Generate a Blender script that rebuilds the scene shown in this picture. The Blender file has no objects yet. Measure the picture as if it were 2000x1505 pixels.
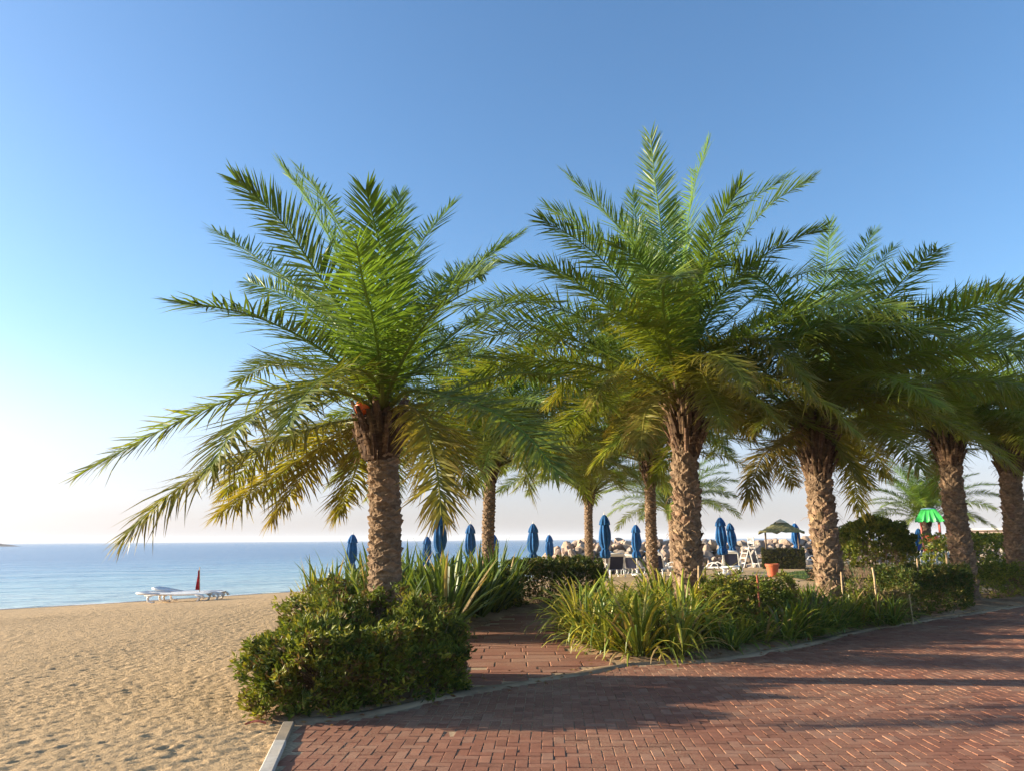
import bpy, math, random
import numpy as np
from mathutils import Vector, noise as mnoise
R = math.radians
random.seed(7)
rng = np.random.default_rng(11)
scene = bpy.context.scene
C = scene.collection

# ------------------------------------------------------------ camera, sky, sun, exposure
cam = bpy.data.objects.new('camera', bpy.data.cameras.new('camera'))
C.objects.link(cam)
cam.location = (0, 0, 1.6)
from mathutils import Matrix
cam.rotation_euler = (Matrix.Rotation(R(90 + 11.75), 3, 'X') @ Matrix.Rotation(R(-0.4), 3, 'Z')).to_euler()
cam.data.sensor_fit = 'HORIZONTAL'
cam.data.sensor_width = 36
cam.data.lens = 36 * 1445 / 2000
cam.data.clip_start = 0.05
cam.data.clip_end = 30000
scene.camera = cam

SUN_EL, SUN_AZ = 14.0, -84.0          # azimuth clockwise from +Y: the sun stands to the left
world = bpy.data.worlds.new('World')
scene.world = world
world.use_nodes = True
wn = world.node_tree
sky = wn.nodes.new('ShaderNodeTexSky')
sky.sky_type = 'NISHITA'
sky.sun_disc = False
sky.sun_elevation = R(SUN_EL)
sky.sun_rotation = R(SUN_AZ)
sky.air_density = 1.0
sky.dust_density = 1.0
sky.ozone_density = 3.0
bg = wn.nodes['Background']
def wnode(t): return wn.nodes.new(t)
_sat = wnode('ShaderNodeHueSaturation'); _sat.inputs['Saturation'].default_value = 1.10
wn.links.new(sky.outputs[0], _sat.inputs['Color'])
# thin dust haze round the whole horizon: paler and a little pink
_des = wnode('ShaderNodeHueSaturation'); _des.inputs['Saturation'].default_value = 0.42
wn.links.new(sky.outputs[0], _des.inputs['Color'])
_tint = wnode('ShaderNodeMix'); _tint.data_type = 'RGBA'; _tint.blend_type = 'MULTIPLY'; _tint.inputs[0].default_value = 1.0
wn.links.new(_des.outputs[0], _tint.inputs[6]); _tint.inputs[7].default_value = (0.745, 0.685, 0.785, 1)
_tc = wnode('ShaderNodeTexCoord'); _sep = wnode('ShaderNodeSeparateXYZ'); wn.links.new(_tc.outputs['Generated'], _sep.inputs[0])
_mr = wnode('ShaderNodeMapRange'); _mr.interpolation_type = 'SMOOTHERSTEP'
for _i, _v in ((1, 0.0), (2, 0.30), (3, 0.9), (4, 0.0)): _mr.inputs[_i].default_value = _v
wn.links.new(_sep.outputs[2], _mr.inputs[0])
_mx = wnode('ShaderNodeMix'); _mx.data_type = 'RGBA'
wn.links.new(_mr.outputs[0], _mx.inputs[0]); wn.links.new(_sat.outputs[0], _mx.inputs[6]); wn.links.new(_tint.outputs[2], _mx.inputs[7])
wn.links.new(_mx.outputs[2], bg.inputs[0])
bg.inputs[1].default_value = 0.112

sun = bpy.data.objects.new('sun', bpy.data.lights.new('sun', 'SUN'))
C.objects.link(sun)
sun.data.energy = 5.0
sun.data.angle = R(0.6)
sun.data.color = (1.0, 0.86, 0.64)
_d = Vector((math.sin(R(SUN_AZ)) * math.cos(R(SUN_EL)), math.cos(R(SUN_AZ)) * math.cos(R(SUN_EL)), math.sin(R(SUN_EL))))
sun.rotation_euler = _d.to_track_quat('Z', 'Y').to_euler()
sun.location = (-20, 5, 12)

vs = scene.view_settings
vs.view_transform = 'Standard'
vs.look = 'None'
vs.exposure = 1.42
vs.gamma = 1.0
vs.use_curve_mapping = False
scene.cycles.max_bounces = 6
scene.cycles.transparent_max_bounces = 6
scene.cycles.use_denoising = True

# ------------------------------------------------------------ helpers
class MB:
    """collects geometry, becomes ONE mesh object"""
    def __init__(s):
        s.v = []; s.f = []; s.c = []
    def add(s, v, f, col=None):
        o = len(s.v)
        s.v.extend([tuple(p) for p in v])
        s.f.extend([tuple(i + o for i in q) for q in f])
        if col is not None:
            s.c.extend([col] * len(v))
        return s
    def box(s, x0, x1, y0, y1, z0, z1, rot=0, piv=None, col=None):
        v = [(x0, y0, z0), (x1, y0, z0), (x1, y1, z0), (x0, y1, z0), (x0, y0, z1), (x1, y0, z1), (x1, y1, z1), (x0, y1, z1)]
        if rot:
            px, py = piv or ((x0 + x1) / 2, (y0 + y1) / 2)
            c_, s_ = math.cos(rot), math.sin(rot)
            v = [(px + (a - px) * c_ - (b - py) * s_, py + (a - px) * s_ + (b - py) * c_, z) for a, b, z in v]
        return s.add(v, [(3, 2, 1, 0), (4, 5, 6, 7), (0, 1, 5, 4), (1, 2, 6, 5), (2, 3, 7, 6), (3, 0, 4, 7)], col)
    def tube(s, pts, rad, n=8, cap=True, col=None, flat=1.0):
        pts = [Vector(p) for p in pts]
        rads = rad if hasattr(rad, '__len__') else [rad] * len(pts)
        v = []; f = []
        T0 = (pts[1] - pts[0]).normalized()
        up = Vector((0, 0, 1)) if abs(T0.z) < 0.9 else Vector((1, 0, 0))
        A = T0.cross(up).normalized()
        for i, p in enumerate(pts):
            T = (pts[min(i + 1, len(pts) - 1)] - pts[max(i - 1, 0)]).normalized()
            A = (A - T * A.dot(T)).normalized()
            B = T.cross(A)
            for k in range(n):
                a = 2 * math.pi * k / n
                v.append(p + (A * math.cos(a) + B * math.sin(a) * flat) * rads[i])
        for i in range(len(pts) - 1):
            for k in range(n):
                f.append((i * n + k, i * n + (k + 1) % n, (i + 1) * n + (k + 1) % n, (i + 1) * n + k))
        if cap:
            f.append(tuple(range(n - 1, -1, -1)))
            f.append(tuple(range((len(pts) - 1) * n, len(pts) * n)))
        return s.add(v, f, col)
    def lathe(s, prof, n=24, ang=None, col=None):
        """prof: list of (r, z); ang(k, i) multiplies the radius"""
        v = []; f = []
        for i, (r, z) in enumerate(prof):
            for k in range(n):
                a = 2 * math.pi * k / n
                rr = r * (ang(a, i) if ang else 1)
                v.append((rr * math.cos(a), rr * math.sin(a), z))
        for i in range(len(prof) - 1):
            for k in range(n):
                f.append((i * n + k, i * n + (k + 1) % n, (i + 1) * n + (k + 1) % n, (i + 1) * n + k))
        f.append(tuple(range(n - 1, -1, -1)))
        f.append(tuple(range((len(prof) - 1) * n, len(prof) * n)))
        return s.add(v, f, col)
    def mesh(s, name, mat, smooth=False):
        return mesh_np(name, s.v, s.f, mat, s.c if s.c else None, smooth)
    def build(s, name, mat, parent=None, smooth=False):
        return link(name, s.mesh(name, mat, smooth), parent)

def mesh_np(name, v, f, mat, col=None, smooth=False):
    me = bpy.data.meshes.new(name)
    if isinstance(f, np.ndarray):
        f = f.tolist()
    me.from_pydata(v.tolist() if isinstance(v, np.ndarray) else v, [], f)
    if col is not None:
        col = np.asarray(col, dtype=np.float32)
        if col.shape[1] == 3:
            col = np.c_[col, np.ones(len(col), np.float32)]
        at = me.color_attributes.new('Col', 'FLOAT_COLOR', 'POINT')
        at.data.foreach_set('color', col.ravel())
    if smooth:
        me.polygons.foreach_set('use_smooth', [True] * len(me.polygons))
    if mat is not None:
        me.materials.append(mat)
    me.update()
    return me

def link(name, me, parent=None, loc=None, rot=None, scale=None):
    o = bpy.data.objects.new(name, me)
    C.objects.link(o)
    if parent is not None:
        o.parent = parent
    if loc is not None: o.location = loc
    if rot is not None: o.rotation_euler = rot
    if scale is not None: o.scale = scale
    return o

def tag(o, label, cat, group=None):
    o['label'] = label; o['category'] = cat
    if group: o['group'] = group
    return o

def thing(name, label, cat, loc=(0, 0, 0), rotz=0, group=None, scale=1):
    o = bpy.data.objects.new(name, None)
    o.empty_display_size = 0.2
    C.objects.link(o)
    o.location = loc; o.rotation_euler = (0, 0, rotz); o.scale = (scale,) * 3
    return tag(o, label, cat, group)

def struct(o):
    o['kind'] = 'structure'; return o
def stuff(o):
    o['kind'] = 'stuff'; return o

def copy_tree(o, parent=None):
    c = o.copy(); C.objects.link(c); c.parent = parent
    for ch in list(o.children):
        copy_tree(ch, c)
    return c

# value noise, vectorised
_perm = np.random.default_rng(5).random((512, 512))
def vnoise(x, y):
    xi = np.floor(x).astype(int); yi = np.floor(y).astype(int)
    fx = x - xi; fy = y - yi
    fx = fx * fx * (3 - 2 * fx); fy = fy * fy * (3 - 2 * fy)
    a = _perm[xi & 511, yi & 511]; b = _perm[(xi + 1) & 511, yi & 511]
    c = _perm[xi & 511, (yi + 1) & 511]; d = _perm[(xi + 1) & 511, (yi + 1) & 511]
    return (a * (1 - fx) + b * fx) * (1 - fy) + (c * (1 - fx) + d * fx) * fy - 0.5
def fbm(x, y, o=4, g=0.5):
    r = 0; a = 1.0
    for k in range(o):
        r = r + a * vnoise(x * 2 ** k + 17.3 * k, y * 2 ** k + 9.1 * k); a *= g
    return r

def in_poly(x, y, poly):
    x = np.asarray(x, float); y = np.asarray(y, float)
    r = np.zeros(x.shape, bool)
    n = len(poly)
    for i in range(n):
        x0, y0 = poly[i]; x1, y1 = poly[(i + 1) % n]
        if y0 == y1: continue
        c = ((y0 > y) != (y1 > y)) & (x < (x1 - x0) * (y - y0) / (y1 - y0) + x0)
        r ^= c
    return r
def edge_dist(x, y, poly):
    x = np.asarray(x, float); y = np.asarray(y, float)
    d = np.full(x.shape, 1e9); gx = np.zeros(x.shape); gy = np.zeros(x.shape)
    n = len(poly)
    for i in range(n):
        x0, y0 = poly[i]; x1, y1 = poly[(i + 1) % n]
        dx, dy = x1 - x0, y1 - y0
        t = np.clip(((x - x0) * dx + (y - y0) * dy) / (dx * dx + dy * dy), 0, 1)
        ex = x - (x0 + t * dx); ey = y - (y0 + t * dy)
        e = np.hypot(ex, ey)
        m = e < d
        d = np.where(m, e, d); gx = np.where(m, ex, gx); gy = np.where(m, ey, gy)
    return d, gx, gy

# ------------------------------------------------------------ materials
def new_mat(name):
    m = bpy.data.materials.new(name); m.use_nodes = True
    nt = m.node_tree
    return m, nt, nt.nodes['Principled BSDF'], nt.nodes['Material Output']
def N(nt, t, **kw):
    n = nt.nodes.new(t)
    for k, v in kw.items():
        if k.startswith('i_'):
            n.inputs[int(k[2:])].default_value = v
        else:
            setattr(n, k, v)
    return n
def ramp(nt, src, stops):
    r = nt.nodes.new('ShaderNodeValToRGB')
    el = r.color_ramp.elements
    while len(el) < len(stops): el.new(0.5)
    for e, (p, c) in zip(el, stops):
        e.position = p; e.color = (*c, 1) if len(c) == 3 else c
    nt.links.new(src, r.inputs[0])
    return r
def noise_tex(nt, scale, detail=4, coord='pos', rough=0.5, vec=None):
    t = N(nt, 'ShaderNodeTexNoise')
    t.inputs['Scale'].default_value = scale; t.inputs['Detail'].default_value = detail; t.inputs['Roughness'].default_value = rough
    if vec is None:
        if coord == 'pos':
            vec = N(nt, 'ShaderNodeNewGeometry').outputs['Position']
        else:
            vec = N(nt, 'ShaderNodeTexCoord').outputs['Object']
    nt.links.new(vec, t.inputs['Vector'])
    return t
def mixc(nt, fac, a, b, mode='MIX'):
    m = N(nt, 'ShaderNodeMix', data_type='RGBA', blend_type=mode)
    for sock, val in ((m.inputs[0], fac), (m.inputs[6], a), (m.inputs[7], b)):
        if hasattr(val, 'is_linked'): nt.links.new(val, sock)
        elif isinstance(val, (int, float)): sock.default_value = val
        else: sock.default_value = (*val, 1) if len(val) == 3 else val
    return m.outputs[2]
def bump(nt, b, src, strength, dist, prev=None):
    n = N(nt, 'ShaderNodeBump')
    n.inputs['Strength'].default_value = strength; n.inputs['Distance'].default_value = dist
    nt.links.new(src, n.inputs['Height'])
    if prev is not None: nt.links.new(prev, n.inputs['Normal'])
    nt.links.new(n.outputs[0], b.inputs['Normal'])
    return n.outputs[0]

def simple(name, col, rough=0.6, var=0.15, scale=8, bmp=0.0, spec=0.5, metal=0, coord='obj'):
    m, nt, b, _ = new_mat(name)
    t = noise_tex(nt, scale, 5, coord)
    c0 = tuple(x * (1 - var) for x in col); c1 = tuple(min(1, x * (1 + var)) for x in col)
    r = ramp(nt, t.outputs[0], [(0.3, c0), (0.7, c1)])
    nt.links.new(r.outputs[0], b.inputs['Base Color'])
    b.inputs['Roughness'].default_value = rough
    b.inputs['Specular IOR Level'].default_value = spec
    b.inputs['Metallic'].default_value = metal
    if bmp: bump(nt, b, t.outputs[0], 0.6, bmp)
    return m

def leaf_mat(name, trans=0.3, rough=0.42, spec=0.45, vary=0.25, ttint=(1.15, 1.1, 0.5)):
    """leaf colour comes from the vertex colours; a little of the light passes through"""
    m, nt, b, out = new_mat(name)
    a = N(nt, 'ShaderNodeVertexColor', layer_name='Col')
    oi = N(nt, 'ShaderNodeObjectInfo')
    t = noise_tex(nt, 2.5, 3)
    h = N(nt, 'ShaderNodeHueSaturation')
    mr = N(nt, 'ShaderNodeMapRange'); mr.inputs['To Min'].default_value = 1 - vary; mr.inputs['To Max'].default_value = 1 + vary
    nt.links.new(oi.outputs['Random'], mr.inputs[0])
    nt.links.new(mr.outputs[0], h.inputs['Value'])
    nt.links.new(a.outputs[0], h.inputs['Color'])
    c = h.outputs[0]
    nt.links.new(c, b.inputs['Base Color'])
    b.inputs['Roughness'].default_value = rough
    b.inputs['Specular IOR Level'].default_value = spec
    tr = N(nt, 'ShaderNodeBsdfTranslucent')
    nt.links.new(mixc(nt, 1.0, c, ttint, 'MULTIPLY'), tr.inputs[0])
    mx = N(nt, 'ShaderNodeMixShader'); mx.inputs[0].default_value = trans
    nt.links.new(b.outputs[0], mx.inputs[1]); nt.links.new(tr.outputs[0], mx.inputs[2])
    nt.links.new(mx.outputs[0], out.inputs[0])
    return m

M = {}
M['frond'] = leaf_mat('palm_leaf', 0.45, 0.42, 0.35, 0.22, (1.25, 1.15, 0.5))
M['leaf'] = leaf_mat('shrub_leaf', 0.28, 0.5, 0.22, 0.05)
M['strap'] = leaf_mat('strap_leaf', 0.30, 0.42, 0.4, 0.15)

def sand_mat():
    m, nt, b, _ = new_mat('beach_sand')
    pos = N(nt, 'ShaderNodeNewGeometry').outputs['Position']
    big = noise_tex(nt, 0.35, 3, vec=pos)
    mid = noise_tex(nt, 20, 6, vec=pos, rough=0.68)
    fine = noise_tex(nt, 90, 4, vec=pos, rough=0.7)
    c = ramp(nt, mid.outputs[0], [(0.3, (0.414, 0.263, 0.126)), (0.55, (0.504, 0.338, 0.171)), (0.75, (0.567, 0.396, 0.211))]).outputs[0]
    c = mixc(nt, 0.35, c, ramp(nt, big.outputs[0], [(0.35, (0.432, 0.285, 0.144)), (0.7, (0.531, 0.365, 0.198))]).outputs[0])
    c = mixc(nt, 0.35, c, ramp(nt, fine.outputs[0], [(0.35, (0.324, 0.223, 0.126)), (0.62, (0.576, 0.436, 0.279))]).outputs[0])
    # wet strip along the water: damp below a fixed height
    sep = N(nt, 'ShaderNodeSeparateXYZ'); nt.links.new(pos, sep.inputs[0])
    wet = N(nt, 'ShaderNodeMapRange'); wet.inputs[1].default_value = -0.64; wet.inputs[2].default_value = -0.78
    nt.links.new(sep.outputs[2], wet.inputs[0])
    c = mixc(nt, wet.outputs[0], c, (0.216, 0.142, 0.077))
    nt.links.new(c, b.inputs['Base Color'])
    b.inputs['Roughness'].default_value = 0.95
    b.inputs['Specular IOR Level'].default_value = 0.15
    lump = noise_tex(nt, 6.5, 4, vec=pos, rough=0.6)
    n0 = bump(nt, b, lump.outputs[0], 0.5, 0.055)
    n1 = bump(nt, b, mid.outputs[0], 0.75, 0.03, n0)
    bump(nt, b, fine.outputs[0], 0.5, 0.006, n1)
    return m
M['sand'] = sand_mat()

def brick_mat(name, per_object):
    m, nt, b, _ = new_mat(name)
    pos = N(nt, 'ShaderNodeNewGeometry')
    rnd = N(nt, 'ShaderNodeObjectInfo').outputs['Random'] if per_object else pos.outputs['Random Per Island']
    c = ramp(nt, rnd, [(0.0, (0.19, 0.078, 0.050)), (0.3, (0.265, 0.112, 0.070)), (0.6, (0.235, 0.096, 0.060)), (0.85, (0.31, 0.145, 0.092)), (1.0, (0.29, 0.152, 0.102))]).outputs[0]
    t = noise_tex(nt, 14, 6, vec=pos.outputs['Position'], rough=0.7)
    c = mixc(nt, 0.45, c, mixc(nt, 1.0, c, ramp(nt, t.outputs[0], [(0.3, (0.55, 0.5, 0.5)), (0.7, (1.35, 1.3, 1.25))]).outputs[0], 'MULTIPLY'))
    # sand trodden over the bricks in drifts
    d = noise_tex(nt, 0.9, 5, vec=pos.outputs['Position'], rough=0.6)
    f = noise_tex(nt, 60, 4, vec=pos.outputs['Position'], rough=0.7)
    dm = N(nt, 'ShaderNodeMath', operation='MULTIPLY')
    nt.links.new(ramp(nt, d.outputs[0], [(0.40, (0.06,) * 3), (0.66, (0.55,) * 3)]).outputs[0], dm.inputs[0])
    nt.links.new(ramp(nt, f.outputs[0], [(0.42, (0.0,) * 3), (0.62, (1,) * 3)]).outputs[0], dm.inputs[1])
    c = mixc(nt, dm.outputs[0], c, (0.44, 0.31, 0.19))
    nt.links.new(c, b.inputs['Base Color'])
    b.inputs['Roughness'].default_value = 0.9
    b.inputs['Specular IOR Level'].default_value = 0.2
    n1 = bump(nt, b, t.outputs[0], 0.35, 0.006)
    bump(nt, b, f.outputs[0], 0.4, 0.002, n1)
    return m
M['brick_one'] = brick_mat('paver_single', True)
M['brick_all'] = brick_mat('paver_field', False)
M['joint'] = simple('joint_sand', (0.40, 0.285, 0.18), 0.95, 0.3, 40, 0.004, 0.1, coord='pos')
M['slab'] = brick_mat('path_slab', True)

def soil_mat():
    m, nt, b, _ = new_mat('bed_soil')
    t = noise_tex(nt, 12, 6, rough=0.7); u = noise_tex(nt, 1.3, 3)
    c = ramp(nt, t.outputs[0], [(0.3, (0.13, 0.075, 0.042)), (0.6, (0.26, 0.165, 0.095)), (0.8, (0.36, 0.25, 0.15))]).outputs[0]
    c = mixc(nt, ramp(nt, u.outputs[0], [(0.4, (0,) * 3), (0.65, (0.6,) * 3)]).outputs[0], c, (0.40, 0.285, 0.175))
    nt.links.new(c, b.inputs['Base Color']); b.inputs['Roughness'].default_value = 0.95
    b.inputs['Specular IOR Level'].default_value = 0.1
    bump(nt, b, t.outputs[0], 0.8, 0.03)
    return m
M['soil'] = soil_mat()
def concrete_mat(name, base, sand=0.5):
    m, nt, b, _ = new_mat(name)
    t = noise_tex(nt, 7, 6, rough=0.65); u = noise_tex(nt, 45, 4, rough=0.7)
    c = ramp(nt, t.outputs[0], [(0.3, tuple(x * 0.68 for x in base)), (0.55, base), (0.75, tuple(min(1, x * 1.2) for x in base))]).outputs[0]
    c = mixc(nt, ramp(nt, noise_tex(nt, 1.7, 4).outputs[0], [(0.4, (0,) * 3), (0.62, (sand,) * 3)]).outputs[0], c, (0.45, 0.325, 0.2))
    nt.links.new(c, b.inputs['Base Color']); b.inputs['Roughness'].default_value = 0.9
    b.inputs['Specular IOR Level'].default_value = 0.2
    n1 = bump(nt, b, t.outputs[0], 0.4, 0.012); bump(nt, b, u.outputs[0], 0.4, 0.003, n1)
    return m
M['band'] = concrete_mat('edging_concrete', (0.24, 0.165, 0.10), 0.6)
M['kerb'] = concrete_mat('kerb_concrete', (0.23, 0.20, 0.16), 0.4)
M['kerb_white'] = concrete_mat('kerb_painted', (0.50, 0.47, 0.42), 0.45)

def water_mat():
    m, nt, b, _ = new_mat('sea_water')
    pos = N(nt, 'ShaderNodeNewGeometry').outputs['Position']
    # distance from the shore line decides how much of the pale bottom shows through
    dot = N(nt, 'ShaderNodeVectorMath', operation='DOT_PRODUCT'); dot.inputs[1].default_value = (-0.703, 0.712, 0)
    nt.links.new(pos, dot.inputs[0])
    wob = noise_tex(nt, 0.06, 3, vec=pos)
    ad = N(nt, 'ShaderNodeMath', operation='MULTIPLY_ADD'); ad.inputs[1].default_value = 26.0
    nt.links.new(wob.outputs[0], ad.inputs[0]); nt.links.new(dot.outputs['Value'], ad.inputs[2])
    mr = N(nt, 'ShaderNodeMapRange'); mr.inputs[1].default_value = 46.0; mr.inputs[2].default_value = 135.0
    nt.links.new(ad.outputs[0], mr.inputs[0])
    c = ramp(nt, mr.outputs[0], [(0.0, (0.33, 0.44, 0.41)), (0.22, (0.20, 0.36, 0.40)), (0.55, (0.085, 0.225, 0.34)), (1.0, (0.045, 0.15, 0.28))]).outputs[0]
    nt.links.new(c, b.inputs['Base Color'])
    b.inputs['Roughness'].default_value = 0.22
    b.inputs['IOR'].default_value = 1.33
    mp = N(nt, 'ShaderNodeMapping'); mp.inputs['Rotation'].default_value = (0, 0, R(-35)); mp.inputs['Scale'].default_value = (0.45, 1.0, 1)
    nt.links.new(pos, mp.inputs[0])
    w1 = noise_tex(nt, 1.1, 4, vec=mp.outputs[0], rough=0.55)
    w2 = noise_tex(nt, 0.22, 3, vec=mp.outputs[0], rough=0.5)
    n1 = bump(nt, b, w2.outputs[0], 1.0, 0.7)
    bump(nt, b, w1.outputs[0], 1.0, 0.30, n1)
    return m
M['sea'] = water_mat()

def trunk_mat(name, c0, c1, c2):
    m, nt, b, _ = new_mat(name)
    a = N(nt, 'ShaderNodeVertexColor', layer_name='Col')
    mp = N(nt, 'ShaderNodeMapping'); mp.inputs['Scale'].default_value = (1, 1, 2.2)
    nt.links.new(N(nt, 'ShaderNodeTexCoord').outputs['Object'], mp.inputs[0])
    t = noise_tex(nt, 11, 6, vec=mp.outputs[0], rough=0.7)
    f = noise_tex(nt, 60, 3, vec=mp.outputs[0], rough=0.7)
    c = ramp(nt, t.outputs[0], [(0.28, c0), (0.52, c1), (0.75, c2)]).outputs[0]
    c = mixc(nt, 1.0, c, a.outputs[0], 'MULTIPLY')
    nt.links.new(c, b.inputs['Base Color']); b.inputs['Roughness'].default_value = 0.9
    b.inputs['Specular IOR Level'].default_value = 0.15
    n1 = bump(nt, b, t.outputs[0], 0.6, 0.02); bump(nt, b, f.outputs[0], 0.5, 0.006, n1)
    return m
M['trunk'] = trunk_mat('palm_bark', (0.12, 0.078, 0.05), (0.25, 0.17, 0.112), (0.39, 0.285, 0.19))
M['boot'] = trunk_mat('palm_leaf_base_fibre', (0.05, 0.032, 0.020), (0.115, 0.072, 0.045), (0.25, 0.165, 0.10))
M['rock'] = None
def rock_mat():
    m, nt, b, _ = new_mat('breakwater_rock')
    oi = N(nt, 'ShaderNodeObjectInfo')
    c = ramp(nt, oi.outputs['Random'], [(0, (0.30, 0.235, 0.185)), (0.2, (0.40, 0.30, 0.225)), (0.4, (0.27, 0.235, 0.205)), (0.6, (0.46, 0.345, 0.245)), (0.8, (0.36, 0.25, 0.19)), (1.0, (0.50, 0.42, 0.32))]).outputs[0]
    t = noise_tex(nt, 2.5, 6, 'obj', 0.65)
    c = mixc(nt, 0.6, c, mixc(nt, 1.0, c, ramp(nt, t.outputs[0], [(0.3, (0.55,) * 3), (0.7, (1.35,) * 3)]).outputs[0], 'MULTIPLY'))
    nt.links.new(c, b.inputs['Base Color']); b.inputs['Roughness'].default_value = 0.92
    b.inputs['Specular IOR Level'].default_value = 0.2
    bump(nt, b, t.outputs[0], 0.7, 0.1)
    return m
M['rock'] = rock_mat()
M['stem'] = simple('woody_stem', (0.17, 0.115, 0.072), 0.85, 0.3, 20)
M['canvas'] = simple('blue_canvas', (0.010, 0.085, 0.235), 0.8, 0.25, 6, 0.004, 0.25)
M['pole'] = simple('white_pole', (0.70, 0.68, 0.64), 0.45, 0.08, 10)
M['resin'] = simple('white_resin', (0.76, 0.74, 0.70), 0.4, 0.06, 6)
M['sling'] = simple('navy_sling', (0.016, 0.02, 0.055), 0.75, 0.2, 30)
M['stake'] = simple('pale_wood', (0.52, 0.36, 0.20), 0.8, 0.25, 14, 0.002)
M['stake_red'] = simple('rusty_red_paint', (0.34, 0.075, 0.035), 0.7, 0.3, 18)
M['terracotta'] = simple('orange_terracotta', (0.50, 0.105, 0.04), 0.7, 0.15, 8)
M['flag'] = simple('red_flag_cloth', (0.55, 0.02, 0.03), 0.8, 0.15, 9)
M['orange'] = simple('orange_plastic', (0.80, 0.13, 0.015), 0.45, 0.08, 6)
M['green_plastic'] = simple('green_plastic', (0.06, 0.50, 0.10), 0.4, 0.1, 5)
M['cream_plastic'] = simple('cream_plastic', (0.72, 0.52, 0.28), 0.45, 0.08, 5)
M['red_metal'] = simple('coral_red_metal', (0.55, 0.13, 0.085), 0.45, 0.1, 6)
M['blue_plastic'] = simple('blue_plastic', (0.02, 0.045, 0.30), 0.4, 0.1, 5)
M['picket'] = simple('white_picket_paint', (0.72, 0.66, 0.60), 0.6, 0.1, 6)
M['dark_box'] = simple('bar_core', (0.03, 0.03, 0.018), 0.9, 0.3, 10)
M['thatch'] = simple('weathered_thatch', (0.17, 0.155, 0.06), 0.95, 0.45, 12, 0.03)
M['lawn'] = simple('lawn_soil', (0.07, 0.10, 0.025), 0.95, 0.3, 6, 0.0, 0.1, coord='pos')
M['plaster'] = simple('beige_plaster', (0.52, 0.40, 0.32), 0.85, 0.1, 3)
M['dead_leaf'] = simple('fallen_leaf_red', (0.32, 0.085, 0.05), 0.7, 0.3, 25)
M['spit'] = simple('spit_rock', (0.16, 0.14, 0.13), 0.95, 0.3, 0.2)

# ------------------------------------------------------------ the setting
SH_A = np.array([-19.07, 28.56]); SH_N = np.array([-0.703, 0.712])
def shore_s(x, y):
    return (x - SH_A[0]) * SH_N[0] + (y - SH_A[1]) * SH_N[1]
def terrain(x, y):
    s = shore_s(np.asarray(x, float), np.asarray(y, float))
    s = s + 0.9 * vnoise(np.asarray(x, float) * 0.11, np.asarray(y, float) * 0.11)
    z = np.where(s < -14, 0.0, np.where(s < 0, -0.8 * (s + 14) / 14, -0.8 - 0.06 * s))
    return np.maximum(z, -4)
def tz(x, y):
    return float(terrain(np.array([x]), np.array([y]))[0])

EDGE = [(-1.97, 7.11), (-1.37, 7.43), (-0.41, 8.47), (0.46, 9.18), (1.51, 10.16), (2.7, 10.39), (4.27, 11.67), (6.33, 13.75), (8.77, 15.61), (11.9, 17.95), (16.5, 21.2), (24, 26)]
def kerb_x(y): return -1.97 + (7.11 - y) * 0.26 / 1.4
PLAZA = EDGE + [(34, 26), (34, -6), (kerb_x(-6), -6)]
PATH = [(-0.47, 8.75), (-0.68, 10.5), (-0.92, 13.6), (-0.1, 16.7), (1.07, 18.3), (4, 19.2), (8, 20.2), (9.0, 24), (12.0, 24), (11, 19.8), (8, 17.9), (5, 17.2), (2.5, 16.5), (1.25, 15.2), (0.85, 13.5), (0.97, 11.7), (1.5, 10.3), (0.46, 9.4)]
BED_L = [(-1.97, 7.13), (-1.37, 7.6), (-0.47, 8.65), (-0.68, 10.5), (-0.92, 13.6), (-0.1, 16.7), (1.07, 18.3), (2.6, 18.9), (2.6, 21), (-3.6, 21), (-4.9, 17.4), (-3.0, 10.4), (-2.45, 7.3)]
BED_R = [(1.5, 10.3), (2.7, 10.55), (4.2, 11.85), (6.2, 13.95), (8.7, 15.85), (11.9, 18.2), (16.4, 21.5), (14, 22.5), (11, 19.8), (8, 17.9), (5, 17.2), (2.5, 16.5), (1.25, 15.2), (0.85, 13.5), (0.97, 11.7)]

# beach and ground: one sheet, fine where the eye stands close
def axis(segs):
    out = [segs[0][0]]
    for a, b, st in segs:
        n = max(1, int(round((b - a) / st)))
        out += list(np.linspace(a, b, n + 1)[1:])
    return np.array(out)
gx = axis([(-900, -200, 60), (-200, -40, 8), (-40, -22, 0.35), (-22, -12, 0.10), (-12, -6.5, 0.05), (-6.5, -1.2, 0.025), (-1.2, 12, 0.3), (12, 40, 1.2), (40, 120, 8), (120, 900, 60)])
gy = axis([(-60, -6, 4), (-6, 4.4, 0.4), (4.4, 9, 0.022), (9, 13, 0.04), (13, 20, 0.07), (20, 40, 0.13), (40, 70, 1.0), (70, 120, 6), (120, 900, 60)])
GX, GY = np.meshgrid(gx, gy)
GZ = terrain(GX, GY)
amp = np.clip((1.2 - GX) / 1.5, 0.15, 1) * np.clip((60 - GY) / 20, 0, 1) * np.clip((GX + 40) / 10, 0, 1)
dirt = -shore_s(GX, GY)
dry = np.clip(dirt / 6 + 0.12, 0.1, 1)
ca, sa = math.cos(0.5), math.sin(0.5)
U = GX * ca + GY * sa; V = -GX * sa + GY * ca
GZ += amp * dry * (0.030 * fbm(GX * 0.55, GY * 0.55, 2) + 0.004 * fbm(U * 3.6, V * 6.0, 2, 0.6) + 0.014 * fbm(U * 16 + 50, V * 30, 3, 0.75))
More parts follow.
